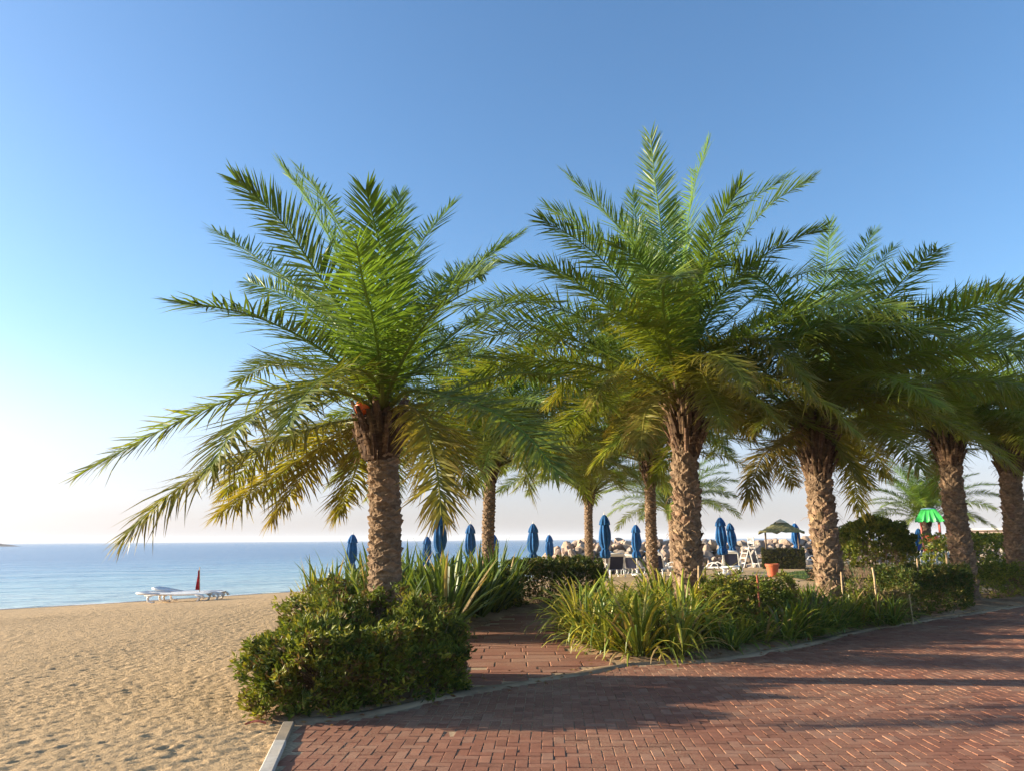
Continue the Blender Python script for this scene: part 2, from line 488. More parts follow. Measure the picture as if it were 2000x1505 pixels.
# footprints and scuffs
fr = np.random.default_rng(21)
for k in range(2200):
    fy = 4.6 + 22 * fr.random() ** 1.7; fx = -1.9 - (fr.random() ** 0.9) * (fy * 0.62 + 1.0)
    r0 = 0.04 + 0.045 * fr.random(); r1 = r0 * (1.2 + fr.random()); an = fr.normal(0.9, 0.7); dp = (0.001 + 0.0055 * fr.random() ** 2)
    i0, i1 = np.searchsorted(gx, [fx - 3 * r1, fx + 3 * r1]); j0, j1 = np.searchsorted(gy, [fy - 3 * r1, fy + 3 * r1])
    if i1 - i0 < 2 or j1 - j0 < 2: continue
    dx = GX[j0:j1, i0:i1] - fx; dy = GY[j0:j1, i0:i1] - fy
    c_, s_ = math.cos(an), math.sin(an)
    q = ((dx * c_ + dy * s_) / r1) ** 2 + ((-dx * s_ + dy * c_) / r0) ** 2
    GZ[j0:j1, i0:i1] += dp * (-np.exp(-q * 1.6) * 1.35 + 0.7 * np.exp(-(np.sqrt(q) - 1.25) ** 2 * 5))
inp = in_poly(GX, GY, PLAZA) | in_poly(GX, GY, PATH)
ed, _, _ = edge_dist(GX, GY, PLAZA)
GZ = np.where(inp, -0.12, np.where((ed < 0.25) & (GX < 0), np.minimum(GZ, 0.012 + 0.05 * ed), GZ))
idx = np.arange(GX.size).reshape(GX.shape)
q = np.stack([idx[:-1, :-1], idx[:-1, 1:], idx[1:, 1:], idx[1:, :-1]], -1).reshape(-1, 4)
deep = inp & (ed > 0.5)
dead = (deep[:-1, :-1] & deep[:-1, 1:] & deep[1:, 1:] & deep[1:, :-1]).ravel()
q = q[~dead]
ground_me = mesh_np('ground', np.stack([GX, GY, GZ], -1).reshape(-1, 3), q, M['sand'], smooth=True)
struct(link('ground', ground_me))

sea = MB()
sea.add([(-9000, -2500, -0.8), (9000, -2500, -0.8), (9000, 9000, -0.8), (-9000, 9000, -0.8)], [(0, 1, 2, 3)])
struct(sea.build('sea', M['sea']))

# brick paving, laid in herringbone
PAV_ROT = R(-2.8)
cr, sr = math.cos(PAV_ROT), math.sin(PAV_ROT)
pav = MB()
inner = PLAZA
pav.add([(x, y, -0.0085) for x, y in inner], [tuple(range(len(inner)))[::-1]])
pav_o = struct(pav.build('paving', M['joint']))
def brick_geo(L, W, h=0.05, b=0.0035):
    x, y = L / 2, W / 2
    v = [(-x, -y, -h), (x, -y, -h), (x, y, -h), (-x, y, -h), (-x, -y, -b), (x, -y, -b), (x, y, -b), (-x, y, -b),
         (-x + b, -y + b, 0), (x - b, -y + b, 0), (x - b, y - b, 0), (-x + b, y - b, 0)]
    f = [(0, 1, 5, 4), (1, 2, 6, 5), (2, 3, 7, 6), (3, 0, 4, 7), (4, 5, 9, 8), (5, 6, 10, 9), (6, 7, 11, 10), (7, 4, 8, 11), (8, 9, 10, 11)]
    return np.array(v), f
bv, bf = brick_geo(0.186 - 0.007, 0.093 - 0.007)
cell = 0.093
ii, jj = np.meshgrid(np.arange(-130, 390), np.arange(-20, 320))
tt = (ii - jj) % 4
hb = np.stack([(ii[tt == 0] + 1.0) * cell, (jj[tt == 0] + 0.5) * cell, np.zeros((tt == 0).sum())], -1)
vb = np.stack([(ii[tt == 2] + 0.5) * cell, (jj[tt == 2] + 0.0) * cell, np.full((tt == 2).sum(), math.pi / 2)], -1)
allb = np.vstack([hb, vb])
wx = allb[:, 0] * cr - allb[:, 1] * sr; wy = allb[:, 0] * sr + allb[:, 1] * cr; wa = allb[:, 2] + PAV_ROT
ins = in_poly(wx, wy, PLAZA); ed, _, _ = edge_dist(wx, wy, PLAZA)
keep = ins & (ed > 0.06) & (wy > 2.5) & (wy < 24) & (wx < 3 + 0.85 * wy)
wx, wy, wa = wx[keep], wy[keep], wa[keep]
brn = np.random.default_rng(3)
wz = brn.normal(0, 0.0016, len(wx)); tiltx = brn.normal(0, 0.008, len(wx)); tilty = brn.normal(0, 0.008, len(wx))
wz += 0.008 * fbm(wx * 0.5, wy * 0.5, 2)
near_f = (wy > 5.25) & (np.abs(wx - 0.15) < 0.70 * wy)
order = np.argsort(np.where(near_f, wy + 0.10 * np.abs(wx), 99))
single = set(order[:300].tolist())
b_me = mesh_np('brick', bv, bf, M['brick_one'])
for k in order[:300]:
    link('brick', b_me, pav_o, (wx[k], wy[k], wz[k]), (tiltx[k], tilty[k], wa[k]))
rest = np.array([k for k in range(len(wx)) if k not in single])
ca_, sa_ = np.cos(wa[rest])[:, None], np.sin(wa[rest])[:, None]
vx = bv[None, :, 0] * ca_ - bv[None, :, 1] * sa_ + wx[rest][:, None]
vy = bv[None, :, 0] * sa_ + bv[None, :, 1] * ca_ + wy[rest][:, None]
vz = bv[None, :, 2] + wz[rest][:, None] + bv[None, :, 1] * tiltx[rest][:, None] - bv[None, :, 0] * tilty[rest][:, None]
VV = np.stack([vx, vy, vz], -1).reshape(-1, 3)
FF = (np.array(bf)[None] + (np.arange(len(rest)) * 12)[:, None, None]).reshape(-1, 4)
stuff(link('bricks', mesh_np('bricks', VV, FF, M['brick_all']), pav_o))

# concrete edging between the paving and the beds
def ribbon(path, w0, w1, z0, z1, n_sub=10, wob=0.03, seed=1):
    pts = []
    for i in range(len(path) - 1):
        for k in range(n_sub):
            t = k / n_sub
            pts.append(((1 - t) * path[i][0] + t * path[i + 1][0], (1 - t) * path[i][1] + t * path[i + 1][1]))
    pts.append(path[-1])
    m = MB(); v = []; f = []
    for i, p in enumerate(pts):
        a = pts[max(i - 1, 0)]; b = pts[min(i + 1, len(pts) - 1)]
        tx, ty = b[0] - a[0], b[1] - a[1]; l = math.hypot(tx, ty); nx, ny = -ty / l, tx / l
        j0 = wob * mnoise.noise((p[0] * 1.7, p[1] * 1.7, seed)); j1 = wob * mnoise.noise((p[0] * 1.7, p[1] * 1.7, seed + 9))
        for off, z in ((w0 + j0, -0.06), (w0 + j0, z0), ((w0 + w1) / 2, (z0 + z1) / 2 + 0.012), (w1 + j1, z1), (w1 + j1, -0.06)):
            v.append((p[0] + nx * off, p[1] + ny * off, z + (0.006 * mnoise.noise((p[0] * 3, p[1] * 3, off * 9)) if z > -0.05 else 0)))
    for i in range(len(pts) - 1):
        for k in range(4):
            f.append((i * 5 + k, (i + 1) * 5 + k, (i + 1) * 5 + k + 1, i * 5 + k + 1))
    return m.add(v, f)
struct(ribbon(EDGE[:11], -0.04, 0.11, 0.003, 0.014, wob=0.12).build('edging', M['band'], smooth=True))

# kerb of the beach side: separate blocks
kerb = thing('kerb', 'narrow concrete kerb between the sand and the brick paving', 'kerb')
ky = 7.06; first = True; kk = 0
while ky > -2:
    L = 0.86 if not first else 0.62
    y0, y1 = ky - L + 0.008, ky
    m = MB(); x0, x1 = kerb_x(y0), kerb_x(y1); b = 0.008
    sec = [(-0.10, -0.2), (-0.10, 0.022), (-0.10 + b, 0.03), (-b, 0.03), (0, 0.022), (0, -0.2)]
    v = [(x0 + a, y0, z) for a, z in sec] + [(x1 + a, y1, z) for a, z in sec]
    f = [(i, i + 1, i + 7, i + 6) for i in range(5)] + [tuple(range(6))[::-1], tuple(range(6, 12))]
    m.add(v, f)
    o = m.build('kerb_block', M['kerb'] if kk % 2 == 0 else M['kerb_white'], kerb)
    if kk == 1: o['label'] = 'white painted kerb block'
    ky -= L; first = False; kk += 1

# the path of stamped slabs
pm = MB(); pm.add([(x, y, -0.012) for x, y in PATH], [tuple(range(len(PATH)))[::-1]])
path_o = struct(pm.build('path', M['joint']))
prn = random.Random(4); slabs = []
yy = 8.6; row = 0
while yy < 24:
    h = prn.choice([0.22, 0.3, 0.38]); xx = -1.5 - prn.random() * 0.4
    while xx < 12.5:
        w = prn.choice([0.3, 0.42, 0.55, 0.65])
        cx, cy = xx + w / 2, yy + h / 2
        slabs.append((cx, cy, w, h)); xx += w
    yy += h
sx = np.array([s[0] for s in slabs]); sy = np.array([s[1] for s in slabs])
ok = in_poly(sx, sy, PATH)
far_slabs = MB(); count = 0
for (cx, cy, w, h), k in zip(slabs, ok):
    if not k: continue
    v, f = brick_geo(w - 0.014, h - 0.014, 0.04, 0.008)
    v = v + np.array([0, 0, prn.gauss(0, 0.002)])
    if cy < 17 and cx < 3 and count < 200:
        link('slab', mesh_np('slab', v, f, M['slab']), path_o, (cx, cy, 0)); count += 1
    else:
        far_slabs.add(v + np.array([cx, cy, 0]), f)
stuff(far_slabs.build('slabs', M['brick_all'], path_o))

# planting beds
def bed(name, poly, h):
    xs = [p[0] for p in poly]; ys = [p[1] for p in poly]
    ax = np.arange(min(xs), max(xs) + 0.1, 0.09); ay = np.arange(min(ys), max(ys) + 0.1, 0.09)
    X, Y = np.meshgrid(ax, ay)
    e, _, _ = edge_dist(X, Y, poly); i_ = in_poly(X, Y, poly)
    Z = h * np.clip(e / 0.35, 0, 1) + 0.05 * fbm(X * 2.2, Y * 2.2, 4) * np.clip(e / 0.3, 0.15, 1) + 0.012
    Z = np.where(i_, Z, -0.05)
    id_ = np.arange(X.size).reshape(X.shape)
    q_ = np.stack([id_[:-1, :-1], id_[:-1, 1:], id_[1:, 1:], id_[1:, :-1]], -1).reshape(-1, 4)
    good = (i_[:-1, :-1] | i_[:-1, 1:] | i_[1:, 1:] | i_[1:, :-1]).ravel()
    return struct(link(name, mesh_np(name, np.stack([X, Y, Z], -1).reshape(-1, 3), q_[good], M['soil'], smooth=True)))
bed('bed_beside_beach', BED_L, 0.05)
bed('bed_beside_plaza', BED_R, 0.05)

# lawn behind the bed
LAWN = [(11, 26), (20, 24.5), (34, 28), (40, 44), (20, 44), (15.5, 38.8), (11.5, 34)]
lm = MB(); lm.add([(x, y, 0.03) for x, y in LAWN], [tuple(range(len(LAWN)))[::-1]])
lawn = struct(lm.build('lawn', M['lawn']))
g = np.random.default_rng(8); n = 26000
px = g.uniform(11, 40, n); py = g.uniform(24.5, 44, n); k = in_poly(px, py, LAWN); px, py = px[k], py[k]; n = len(px)
an = g.uniform(0, 6.28, n); ln = g.uniform(0.04, 0.10, n); lean = g.normal(0, 0.03, (n, 2))
dxy = np.stack([np.cos(an), np.sin(an)], -1) * 0.012
base = np.stack([px, py, np.full(n, 0.028)], -1)
v = np.stack([base - np.c_[dxy, np.zeros(n)], base + np.c_[dxy, np.zeros(n)], base + np.c_[lean, ln]], 1).reshape(-1, 3)
colr = np.array([0.085, 0.13, 0.025])[None] * g.uniform(0.7, 1.5, (n, 1)) * np.array([1, 1, 1])
stuff(tag(link('lawn_grass', mesh_np('lawn_grass', v, np.arange(3 * n).reshape(-1, 3), M['leaf'], np.repeat(colr, 3, 0))), 'short green lawn grass behind the palms', 'grass'))

# thin ragged foam where the water meets the sand
fm = MB(); v = []; f = []; U_ = np.array([0.712, 0.703]); fo = random.Random(12); last = None
for i in range(700):
    t_ = -30 + i * 0.11
    bx, by = SH_A[0] + U_[0] * t_, SH_A[1] + U_[1] * t_
    s_ = 0.0
    for _ in range(8):
        s_ = -0.9 * float(vnoise(np.array([(bx + SH_N[0] * s_) * 0.11]), np.array([(by + SH_N[1] * s_) * 0.11]))[0])
    w_ = max(0.0, 0.16 + 0.42 * mnoise.noise((t_ * 0.5, 0, 4)) + 0.15 * mnoise.noise((t_ * 2.1, 2, 4)))
    o_ = s_ + 0.12 + 0.25 * mnoise.noise((t_ * 0.35, 7, 1))
    v += [(bx + SH_N[0] * (o_ - w_ / 2), by + SH_N[1] * (o_ - w_ / 2), -0.795), (bx + SH_N[0] * o_, by + SH_N[1] * o_, -0.778), (bx + SH_N[0] * (o_ + w_ / 2), by + SH_N[1] * (o_ + w_ / 2), -0.795)]
    if i: 
        k_ = (i - 1) * 3
        f += [(k_, k_ + 3, k_ + 4, k_ + 1), (k_ + 1, k_ + 4, k_ + 5, k_ + 2)]
stuff(tag(fm.add(v, f).build('foam', simple('sea_foam', (0.62, 0.64, 0.63), 0.8, 0.2, 9, 0.01), None, True), 'thin broken line of foam where the sea meets the sand', 'foam'))

# ------------------------------------------------------------ palms
def smooth_path(P, n):
    P = np.asarray(P, float)
    d = np.r_[0, np.cumsum(np.linalg.norm(np.diff(P, axis=0), axis=1))]; d /= d[-1]
    # Catmull-Rom
    t = np.linspace(0, 1, n); out = np.zeros((n, 3))
    Q = np.vstack([2 * P[0] - P[1], P, 2 * P[-1] - P[-2]])
    for i, tt_ in enumerate(t):
        k = min(np.searchsorted(d, tt_, side='right') - 1, len(P) - 2)
        u = (tt_ - d[k]) / (d[k + 1] - d[k])
        p0, p1, p2, p3 = Q[k], Q[k + 1], Q[k + 2], Q[k + 3]
        out[i] = 0.5 * ((2 * p1) + (-p0 + p2) * u + (2 * p0 - 5 * p1 + 4 * p2 - p3) * u ** 2 + (-p0 + 3 * p1 - 3 * p2 + p3) * u ** 3)
    return out
def unit(a): return a / np.maximum(np.linalg.norm(a, axis=-1, keepdims=True), 1e-9)

G_YOUNG = np.array([0.112, 0.195, 0.034]); G_MID = np.array([0.145, 0.215, 0.028]); G_OLD = np.array([0.20, 0.200, 0.028]); G_DRY = np.array([0.27, 0.17, 0.075])
def age_col(age):
    if age < 0.4: return G_YOUNG + (G_MID - G_YOUNG) * age / 0.4
    if age < 0.8: return G_MID + (G_OLD - G_MID) * (age - 0.4) / 0.4
    return G_OLD + (G_DRY - G_OLD) * (age - 0.8) / 0.2
TIP = np.array([0.27, 0.14, 0.045])

def frond_mesh(name, pts, age, seed, lmax=0.60, pairs=150, wid=0.0108, twist=None):
    g = np.random.default_rng(seed)
    n = 30
    P = smooth_path(pts, n)
    seg = np.r_[0, np.cumsum(np.linalg.norm(np.diff(P, axis=0), axis=1))]; L = seg[-1]; s = seg / L
    T = unit(np.gradient(P, axis=0))
    ch = P[-1] - P[0]; hz = np.array([ch[0], ch[1], 0.0])
    if np.linalg.norm(hz) < 0.2: hz = np.array([math.cos(seed), math.sin(seed), 0])
    hz /= np.linalg.norm(hz)
    sd = np.cross(hz, [0, 0, 1.0])
    S = unit(sd[None] - T * (T @ sd)[:, None]); Nn = np.cross(S, T)
    tw = g.normal(0, 0.35) if twist is None else twist
    tws = tw * s
    S, Nn = S * np.cos(tws)[:, None] + Nn * np.sin(tws)[:, None], Nn * np.cos(tws)[:, None] - S * np.sin(tws)[:, None]
    V = []; F = []; Cc = []
    # rachis
    rr = 0.006 + 0.026 * (1 - s) ** 1.3 + 0.02 * np.clip(1 - s / 0.12, 0, 1)
    k4 = 5
    rc0 = np.array([0.17, 0.17, 0.045]); rc1 = age_col(age) * 1.5
    if age > 0.8: rc0 = np.array([0.28, 0.17, 0.07])
    for i in range(n):
        for a in range(k4):
            an = 2 * math.pi * a / k4
            V.append(P[i] + rr[i] * (S[i] * math.cos(an) * 1.25 + Nn[i] * math.sin(an) * 0.75))
            Cc.append(rc0 + (rc1 - rc0) * min(1, s[i] * 2.2))
    for i in range(n - 1):
        for a in range(k4):
            F.append((i * k4 + a, i * k4 + (a + 1) % k4, (i + 1) * k4 + (a + 1) % k4, (i + 1) * k4 + a))
    base = len(V)
    # leaflets, both sides at once
    m = pairs * 2
    ss = np.repeat(np.linspace(0.10, 0.995, pairs) ** 0.93, 2) + g.normal(0, 0.003, m)
    ss = np.clip(ss, 0.09, 0.999)
    side = np.tile([1.0, -1.0], pairs)
    ip = lambda A: np.stack([np.interp(ss, s, A[:, k]) for k in range(3)], -1)
    p = ip(P); t_ = unit(ip(T)); s_ = unit(ip(S)); n_ = unit(ip(Nn))
    spine = ss < 0.17
    prof = np.interp(ss, [0.09, 0.16, 0.22, 0.4, 0.65, 0.85, 1.0], [0.18, 0.35, 0.75, 1.0, 0.97, 0.80, 0.48])
    if age > 0.7: lmax = lmax * (1 - 0.9 * (age - 0.7))
    ln = lmax * prof * g.uniform(0.85, 1.1, m) * (L / 4.0) ** 0.4
    al = np.radians(np.interp(ss, [0.1, 0.4, 0.8, 1.0], [74, 60, 48, 22]) + g.normal(0, 3.2 + 5 * age, m))
    be = np.radians(g.choice([-4, 14, 30], m, p=[0.3, 0.4, 0.3]) + g.normal(0, 4, m) - 14 * age)
    out = (s_ * side[:, None]) * np.cos(be)[:, None] + n_ * np.sin(be)[:, None]
    dr = unit(t_ * np.cos(al)[:, None] + out * np.sin(al)[:, None])
    roll = g.normal(0, 0.25, m)
    wv = unit(t_ - dr * (t_ * dr).sum(1)[:, None]); wn = np.cross(dr, wv)
    wv = wv * np.cos(roll)[:, None] + wn * np.sin(roll)[:, None]
    dp = (0.06 + 0.40 * age ** 1.8) * g.uniform(0.5, 1.5, m)
    curl = g.normal(0, 0.03 + 0.13 * age, (m, 3))
    st = np.array([0.0, 0.3, 0.68, 1.0]); hw = np.array([0.45, 1.0, 0.72, 0.0])
    verts = []; cols = []
    ac = age_col(age)
    jit = g.uniform(0.75, 1.25, (m, 1))
    yel = g.random((m, 1)) * (0.15 + 0.75 * age)
    bcol = ac * jit
    bcol = bcol + (G_OLD * 1.25 - bcol) * yel * 0.55 * (age > 0.25)
    for k, (u, h_) in enumerate(zip(st, hw)):
        c = p + dr * (ln * u)[:, None] + curl * (ln * u * u)[:, None]
        c[:, 2] -= dp * ln * u * u
        w_ = (wid * h_ * (0.75 + 0.5 * prof))[:, None]
        tipm = np.clip((u - 0.45) / 0.55, 0, 1) * np.clip((age - 0.12) * 1.9, 0, 0.95)
        tipm = tipm * np.interp(ss, [0.1, 0.5, 1.0], [0.6, 0.8, 1.0])[:, None] * g.uniform(0.4, 1.0, (m, 1))
        cc = bcol * (1 - tipm) + TIP * tipm
        if k < 3:
            verts += [c - wv * w_, c + wv * w_]; cols += [cc, cc]
        else:
            verts += [c]; cols += [cc]
    VA = np.stack(verts, 1).reshape(-1, 3); CA = np.stack(cols, 1).reshape(-1, 3)
    b7 = base + np.arange(m) * 7
    quads = np.vstack([np.stack([b7, b7 + 1, b7 + 3, b7 + 2], -1), np.stack([b7 + 2, b7 + 3, b7 + 5, b7 + 4], -1)]).tolist()
    tris = np.stack([b7 + 4, b7 + 5, b7 + 6], -1).tolist()
    return mesh_np(name, np.vstack([np.array(V), VA]), F + quads + tris, M['frond'], np.vstack([np.array(Cc), CA]))

def arc(el0, el1, L, pw=1.4, sway=0.0):
    """rachis bending from elevation el0 to el1 (degrees), heading along +X"""
    n = 9; p = np.zeros(3); out = [p.copy()]
    for i in range(n):
        u = (i + 0.5) / n
        e = R(el0 + (el1 - el0) * u ** pw)
        a = sway * u
        p = p + np.array([math.cos(e) * math.cos(a), math.cos(e) * math.sin(a), math.sin(e)]) * L / n
        out.append(p.copy())
    return out
# a bank of frond shapes from the upright spear to the hanging dry leaf, for the palms further back
BANK = []
for k, (e0, e1, L, age) in enumerate([(88, 70, 3.6, 0.02), (82, 48, 4.0, 0.05), (76, 34, 4.2, 0.08), (70, 22, 4.3, 0.1), (64, 8, 4.3, 0.15), (58, -4, 4.3, 0.2),
                                      (52, -14, 4.3, 0.25), (45, -24, 4.2, 0.3), (38, -34, 4.2, 0.36), (30, -42, 4.1, 0.42), (22, -50, 4.0, 0.5), (14, -56, 3.9, 0.58),
                                      (5, -62, 3.7, 0.66), (-5, -68, 3.5, 0.74), (-16, -76, 3.3, 0.82), (-28, -84, 3.0, 0.92)]):
    BANK.append([frond_mesh('frond', arc(e0, e1, L, 1.3, (-0.4, 0.3, 0.05)[v]), age, 100 + k * 7 + v) for v in range(3)])

def trunk_mesh(name, path, r_of, rows, scars, lip, seed, na=84, jag=0.35, mat='trunk'):
    """a trunk with overlapping cut leaf bases: every row steps out at its upper rim"""
    path = np.asarray(path, float)
    L = np.linalg.norm(np.diff(path, axis=0), axis=1).sum()
    nz = int(rows * 7)
    P = smooth_path(path, nz)
    u = np.linspace(0, 1, nz); a = np.linspace(0, 2 * math.pi, na, endpoint=False)
    A, Uu = np.meshgrid(a, u)
    wob = 0.22 * fbm(A * 1.9 + seed, Uu * rows * 0.5, 2)
    ph = A / (2 * math.pi) * scars
    v0 = Uu * rows + wob
    # two interleaved families of leaf bases, offset by half a scar
    tri = np.abs((ph + 0.5 * (np.floor(v0) % 2)) % 1 - 0.5) * 2
    vv = v0 + jag * tri
    frac = vv % 1
    row_id = np.floor(vv); scar_id = np.floor(ph + 0.5 * (np.floor(v0) % 2))
    h = _perm[(row_id.astype(int) * 37 + scar_id.astype(int) * 11 + seed) & 511, (scar_id.astype(int) * 53 + seed) & 511]
    prof = frac ** 1.6 * np.clip((1 - frac) / 0.10, 0, 1)
    disp = lip * (prof * (0.45 + 1.0 * h) * (1 - 0.35 * tri)) + 0.35 * lip * fbm(A * 9, Uu * rows * 2.5, 2)
    rr = np.array([r_of(x) for x in u])[:, None] + disp
    T = unit(np.gradient(P, axis=0))
    S = unit(np.cross(T, [0, 1.0, 0])); B = np.cross(T, S)
    X = P[:, None, :] + rr[..., None] * (S[:, None, :] * np.cos(A)[..., None] + B[:, None, :] * np.sin(A)[..., None])
    id_ = np.arange(na * nz).reshape(nz, na); r_ = np.roll(id_, -1, 1)
    q_ = np.stack([id_[:-1], r_[:-1], r_[1:], id_[1:]], -1).reshape(-1, 4)
    tint = (0.62 + 0.55 * h)[..., None] * np.ones(3)
    tint[..., 2] *= 0.97
    return mesh_np(name, X.reshape(-1, 3), q_, M[mat], tint.reshape(-1, 3))

def boots_mesh(name, r0, r1, z0, z1, count, seed, length=0.34, width=0.085, out_=0.25, core=True):
    """fibrous crown base: a bulging core wrapped in upright cut leaf stalks and loose fibre"""
    g = random.Random(seed); m = MB()
    if core:
        prof = []
        for i in range(14):
            t = i / 13
            prof.append(((r0 + (r1 - r0) * math.sin(min(1, t * 1.25) * math.pi / 2)) * (1 if t < 0.8 else 1 - 0.55 * ((t - 0.8) / 0.2)), z0 + (z1 - z0) * t))
        m.lathe(prof, 28, lambda a, i: 1 + 0.10 * mnoise.noise((math.cos(a) * 3, math.sin(a) * 3, i * 0.9 + seed)), col=(0.55, 0.5, 0.48))
    for k in range(count):
        t = (k + 0.5) / count; a = k * 2.39996 + g.gauss(0, 0.12)
        z = z0 + (z1 - z0) * 0.92 * t; r = (r0 + (r1 - r0) * math.sin(min(1, t * 1.25) * math.pi / 2)) * (1 if t < 0.8 else 1 - 0.4 * (t - 0.8) / 0.2) * 0.97
        w = width * g.uniform(0.7, 1.3); ln = length * g.uniform(0.6, 1.35); lean = out_ * g.uniform(0.4, 1.5); th = 0.03
        ca_, sa_ = math.cos(a), math.sin(a)
        def pt(rad, tang, zz): return (ca_ * rad - sa_ * tang, sa_ * rad + ca_ * tang, zz)
        v = []
        for j, (hh, ww) in enumerate(((0, 1.25), (0.5, 0.95), (1.0, 0.62))):
            ro = r + lean * ln * hh ** 1.3; zz = z + ln * hh * 0.9
            v += [pt(ro, -w * ww / 2, zz), pt(ro + th * (1 - 0.4 * hh), -w * ww * 0.2, zz - 0.01), pt(ro + th * (1 - 0.4 * hh), w * ww * 0.2, zz - 0.01), pt(ro, w * ww / 2, zz), pt(ro - 0.03, 0, zz)]
        f = []
        for j in range(2):
            for q_ in range(5):
                f.append((j * 5 + q_, j * 5 + (q_ + 1) % 5, (j + 1) * 5 + (q_ + 1) % 5, (j + 1) * 5 + q_))
        f.append((10, 11, 12, 13, 14))
        b_ = g.uniform(0.6, 1.45)
        m.add(v, f, (b_, b_ * g.uniform(0.9, 1.0), b_ * g.uniform(0.82, 0.98)))
    for k in range(count):                      # loose fibres
        a = g.uniform(0, 6.283); z = g.uniform(z0, z1); r = r0 + (r1 - r0) * 0.8 + 0.02
        p0 = Vector((math.cos(a) * r, math.sin(a) * r, z)); d = Vector((math.cos(a + g.gauss(0, 1)), math.sin(a + g.gauss(0, 1)), g.uniform(-1.2, 0.5)))
        p1 = p0 + d * 0.1; p2 = p1 + Vector((d.x * 0.06, d.y * 0.06, -0.14 * g.random()))
        m.tube([p0, p1, p2], [0.005, 0.004, 0.002], 3, False, (1.3, 1.2, 1.05))
    return m.mesh(name, M['boot'])

def make_palm(label, path, r0, r1, seed, custom=(), fill=(), size=1.0, rows=38, scars=9, lip=0.035, boots=None, jag=0.35, na=84, group='date palms along the beach promenade', flare=0.12, stubs=0):
    base = np.array(path[0]); top = np.array(path[-1]); rnd = random.Random(seed)
    t = thing('palm_tree', label, 'palm tree', tuple(base), group=group)
    loc = [tuple(np.array(p) - base) for p in path]
    Lz = top[2] - base[2]
    link('trunk', trunk_mesh('trunk', loc, lambda u: (r0 + (r1 - r0) * u) * (1 + flare * math.exp(-u * 14)), rows, scars, lip, seed, na=na, jag=jag), t)
    bz0, bz1, br0, br1, bn, bl, bo = boots
    cp = top - base
    if stubs:
        st = boots_mesh('leaf_stub', r0 * 0.97, r1 * 0.97 / 1.0, 0.15, Lz + bz0 + 0.1, stubs, seed + 50, 0.13, 0.17, 0.45, core=False)
        zs = np.array([p_[2] for p_ in loc]); xs_ = np.array([p_[0] for p_ in loc]); ys_ = np.array([p_[1] for p_ in loc])
        for v_ in st.vertices:
            v_.co.x += np.interp(v_.co.z, zs, xs_); v_.co.y += np.interp(v_.co.z, zs, ys_)
        st.materials.clear(); st.materials.append(M['trunk'])
        stuff(link('leaf_stubs', st, [o_ for o_ in t.children][0]))
    crown = link('crown', boots_mesh('crown', br0, br1, bz0, bz1, bn, seed, bl, out_=bo), t, tuple(cp))
    for k, (age, pts) in enumerate(custom):
        link('frond', frond_mesh('frond', pts, age, seed * 100 + k), crown)
    for k, (cl, az) in enumerate(fill):
        me = BANK[cl][rnd.randrange(3)]
        sc = size * rnd.uniform(0.9, 1.1)
        rr_ = 0.10 + 0.012 * cl
        a = R(az)
        link('frond', me, crown, (math.cos(a) * rr_, math.sin(a) * rr_, 0.10 - 0.035 * cl), (rnd.gauss(0, 0.08), rnd.gauss(0, 0.06), a), (sc, sc * rnd.choice([1, -1]), sc))
    return t, crown

